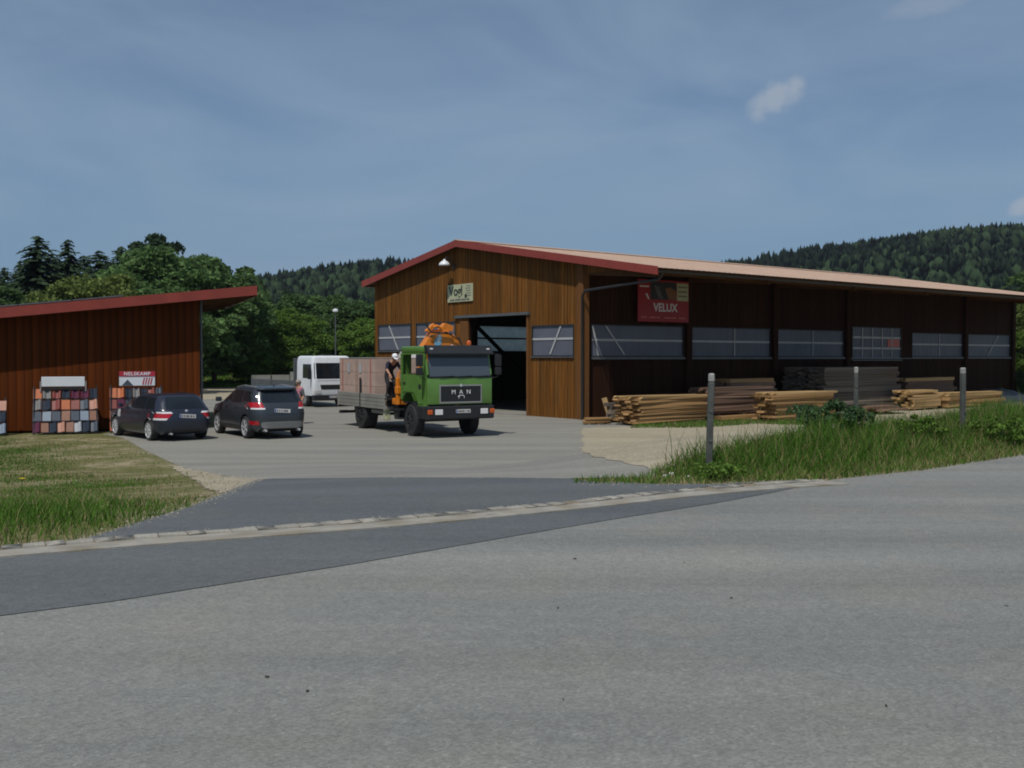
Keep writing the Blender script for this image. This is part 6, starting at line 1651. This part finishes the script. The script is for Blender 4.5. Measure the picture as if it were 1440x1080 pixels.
# bits of bark and leaf on the road
mb = MB()
for k in range(11):
    px = random.uniform(0, 1440); py = random.uniform(720, 1075)
    if py < 790 - 0.06 * px + 40: continue
    a = at(px, py, 1.008); l = random.uniform(.004, .012); w = random.uniform(.002, .005); t = random.uniform(0, 6.28); c_, s_ = cos(t), sin(t)
    mb.box(-l, l, -w, w, 0, random.uniform(.004, .01), 0, Matrix.Translation((a[0], a[1], 1.009)) @ Matrix.Rotation(t, 4, 'Z'))
o = mb.build('leaf_litter', M['debris']); tag(o, kind='stuff')

# loose grit along the edges of the paving
def grit(lines, per_m, spread):
    P = []
    for ln, n_, sp in lines:
        ln = smooth_line(ln, 0.25)
        for a, b in zip(ln[:-1], ln[1:]):
            for _ in range(int(math.dist(a, b) * n_) + (random.random() < (math.dist(a, b) * n_) % 1)):
                t = random.random(); off_ = random.gauss(0, sp)
                l = math.dist(a, b) + 1e-6; nx_, ny_ = -(b[1] - a[1]) / l, (b[0] - a[0]) / l
                P.append((a[0] + (b[0] - a[0]) * t + nx_ * off_, a[1] + (b[1] - a[1]) * t + ny_ * off_))
    P = np.array(P); n = len(P); z = zT(P[:, 0], P[:, 1]) + 0.015
    r = 0.004 + 0.010 * rng.random(n) ** 2.5; c = np.stack([P[:, 0], P[:, 1], z], 1)
    ang = rng.uniform(0, 6.28, n); V = []
    for k in range(4):
        a = ang + k * pi / 2 + rng.uniform(-.3, .3, n); V.append(c + np.stack([np.cos(a) * r, np.sin(a) * r, np.zeros(n)], 1))
    V.append(c + np.stack([rng.uniform(-.3, .3, n) * r, rng.uniform(-.3, .3, n) * r, r * rng.uniform(.5, .9, n)], 1))
    V = np.stack(V, 1).reshape(-1, 3); b_ = (np.arange(n) * 5)[:, None]
    T = np.concatenate([b_ + np.array([[k, (k + 1) % 4, 4]]) for k in range(4)], 0)
    tag(link('loose_grit', np_mesh('loose_grit', V, T, [M['grit']])), kind='stuff')
grit([(dl, 170, 0.09), (yl, 150, 0.16), (sa, 130, 0.2), (offs(GL, 0.06), 40, 0.05), (rp, 120, 0.12), (dr[:3], 25, 0.1)], 0, 0)

# street lamp in the distance
X = (472 - 720) / F * 92; zb = zt(X, 92); lampo = empty('street_lamp', (X, 92, zb)); tag(lampo, 'slim grey street lamp in front of the trees left of the hall', 'street lamp')
ht = (HOR - 438) / F * 92 + CZ - zb
mb = MB(); mb.tube([(0, 0, 0), (0, 0, ht - 0.1)], [0.08, 0.045], 8); mb.build('pole', M['metal_grey'], lampo, 60)
mb = MB(); mb.lathe([(ht - 0.1, 0.1), (ht, 0.26), (ht + 0.16, 0.24), (ht + 0.24, 0.1)], 'z', 14); mb.build('lamp_head', M['white_paint'], lampo, 40)

# ------------------------------------------------------------------ wooded hills
def hill(name, ridge, y_near, y_far, zfoot, n, seed, mix, tsize):
    """ridge: (px, py) points of the skyline of the ground at distance y_far"""
    R_ = np.array(ridge); Xr = (R_[:, 0] - 720) / F * y_far; Zr = CZ + (HOR - R_[:, 1]) / F * y_far
    nx, ny = 70, 22; xs = np.linspace(Xr[0], Xr[-1], nx); V = []
    def hz(x, t):
        tt = np.clip(t, 0, 1); return zfoot * (1 - tt) + (np.interp(x, Xr, Zr) - CZ) / y_far * (y_near + (y_far - y_near) * tt) * np.sin(tt * pi / 2) ** 1.3
    for j in range(ny + 8):
        t = j / ny
        for x in xs:
            f = (y_near + (y_far - y_near) * t) / y_far if t < 1 else 1 + 0.35 * (t - 1)
            z = hz(x, t) if t <= 1 else hz(x, 1.0) - 60 * (t - 1) ** 2 * 4
            V.append((x * (0.35 + 0.65 * f) if t <= 1 else x, y_near + (y_far - y_near) * t, float(z)))
    i = np.arange((ny + 8) * nx).reshape(ny + 8, nx)
    Q = np.stack([i[:-1, :-1].ravel(), i[:-1, 1:].ravel(), i[1:, 1:].ravel(), i[1:, :-1].ravel()], 1)
    me = np_mesh(name, np.array(V), Q, [M['hill']]); me.shade_smooth(); tag(link(name, me), kind='structure')
    # trees on it
    g = np.random.default_rng(seed); t = g.uniform(0.05, 1.06, n) ** 0.8; x0 = g.uniform(Xr[0], Xr[-1], n)
    f = np.where(t < 1, (y_near + (y_far - y_near) * t) / y_far, 1.0); X = x0 * (0.35 + 0.65 * f); Y = y_near + (y_far - y_near) * t; Z = hz(x0, np.minimum(t, 1))
    Hh = tsize * g.uniform(0.6, 1.25, n) * (1 + 0.22 * np.sin(X * 0.045 + 1.3 * np.sin(Y * 0.031)) * np.cos(Y * 0.05)); con = g.random(n) < mix + 0.35 * np.sin(X * 0.021 + seed) * np.sin(Y * 0.017 + 2 * seed)
    k = 7; parts = []; MI = []
    ang = g.uniform(0, 6.28, n)
    # conifers: three ragged skirts; broadleaves: two rings and a cap
    def rings(prof, idx):
        m = len(idx); out = []
        for (zz, rr) in prof:
            a = ang[idx][:, None] + np.arange(k)[None, :] * 2 * pi / k
            rad = (rr * Hh[idx])[:, None] * g.uniform(0.72, 1.25, (m, k)); zj = (zz * Hh[idx])[:, None] * g.uniform(0.93, 1.07, (m, k))
            out.append(np.stack([X[idx][:, None] + rad * np.cos(a), Y[idx][:, None] + rad * np.sin(a), Z[idx][:, None] + zj], 2))
        return out
    off = 0; VV, FF, MM = [], [], []
    for is_c, prof in ((True, [(0.0, 0.18), (0.42, 0.14), (0.4, 0.19), (0.72, 0.08), (0.70, 0.12), (1.0, 0.006)]), (False, [(0.0, 0.1), (0.25, 0.2), (0.5, 0.25), (0.72, 0.19), (0.88, 0.03)])):
        idx = np.nonzero(con == is_c)[0]
        if len(idx) == 0: continue
        rr = rings(prof, idx); m = len(idx); nr = len(rr); A = np.stack(rr, 1).reshape(-1, 3)
        base = (np.arange(m) * nr * k)[:, None, None, None]
        L_ = np.arange(nr - 1)[None, :, None, None] * k; kk = np.arange(k)[None, None, :, None]; k2 = (kk + 1) % k
        q = np.concatenate([base + L_ + kk, base + L_ + k2, base + L_ + k + k2, base + L_ + k + kk], 3).reshape(-1, 4) + off
        VV.append(A); FF.append(q); MM.append(np.full(len(q), 0 if is_c else 1)); off += len(A)
    me = np_mesh(name + '_wood', np.concatenate(VV), np.concatenate(FF), [M['forest'], M['forest_soft']], np.concatenate(MM))
    o = link('hill_forest', me); tag(o, kind='stuff')
hill('right_hill', [(760, 410), (820, 376), (900, 382), (1000, 389), (1050, 384), (1150, 364), (1230, 348), (1300, 341), (1440, 335), (1600, 332), (1750, 340)], 260, 640, 4, 14000, 5, 0.8, 9.0)
hill('left_hill', [(-300, 415), (0, 412), (250, 410), (340, 408), (400, 398), (460, 389), (510, 381), (548, 378), (600, 382), (700, 390), (820, 395), (900, 400)], 240, 700, 4, 14000, 6, 0.68, 8.5)
# house on the wooded slope
Yh = 590; Xh = (486 - 720) / F * Yh; zh = CZ + (HOR - 399) / F * Yh
ho = empty('hill_house', (Xh, Yh, zh), R(20)); ho.scale = (0.62, 0.62, 0.62); tag(ho, 'small pale house half hidden in the wooded slope left of the hall', 'house')
mb = MB(); mb.prism([(-5, -6), (5, -6), (5, 2.2), (0, 4.6), (-5, 2.2)], 'y', -4, 4); mb.build('wall', M['bar_white'], ho)
mb = MB()
for s in (-1, 1): mb.prism([(s * 5.6, 2.0), (0, 4.75), (0, 5.0), (s * 5.6, 2.3)], 'y', -4.6, 4.6)
mb.build('roof', M['metal_grey'], ho)
for x in (-2.6, 0, 2.6): mb = MB(); mb.box(x - .55, x + .55, -4.05, -4.01, -0.6, 0.9); mb.build('window', M['glass'], ho)

# ------------------------------------------------------------------ air
hz_m = bpy.data.materials.new('haze'); hz_m.use_nodes = True
hn = hz_m.node_tree; hn.nodes.clear()
ho_ = hn.nodes.new('ShaderNodeOutputMaterial'); pv = hn.nodes.new('ShaderNodeVolumePrincipled')
pv.inputs['Color'].default_value = (0.75, 0.85, 1.0, 1); pv.inputs['Density'].default_value = 0.0001; pv.inputs['Anisotropy'].default_value = 0.2
hn.links.new(pv.outputs[0], ho_.inputs['Volume'])
mb = MB(); mb.box(-1350, 1350, -550, 1550, -4.0, 110.0); o = mb.build('haze', hz_m); tag(o, kind='stuff')
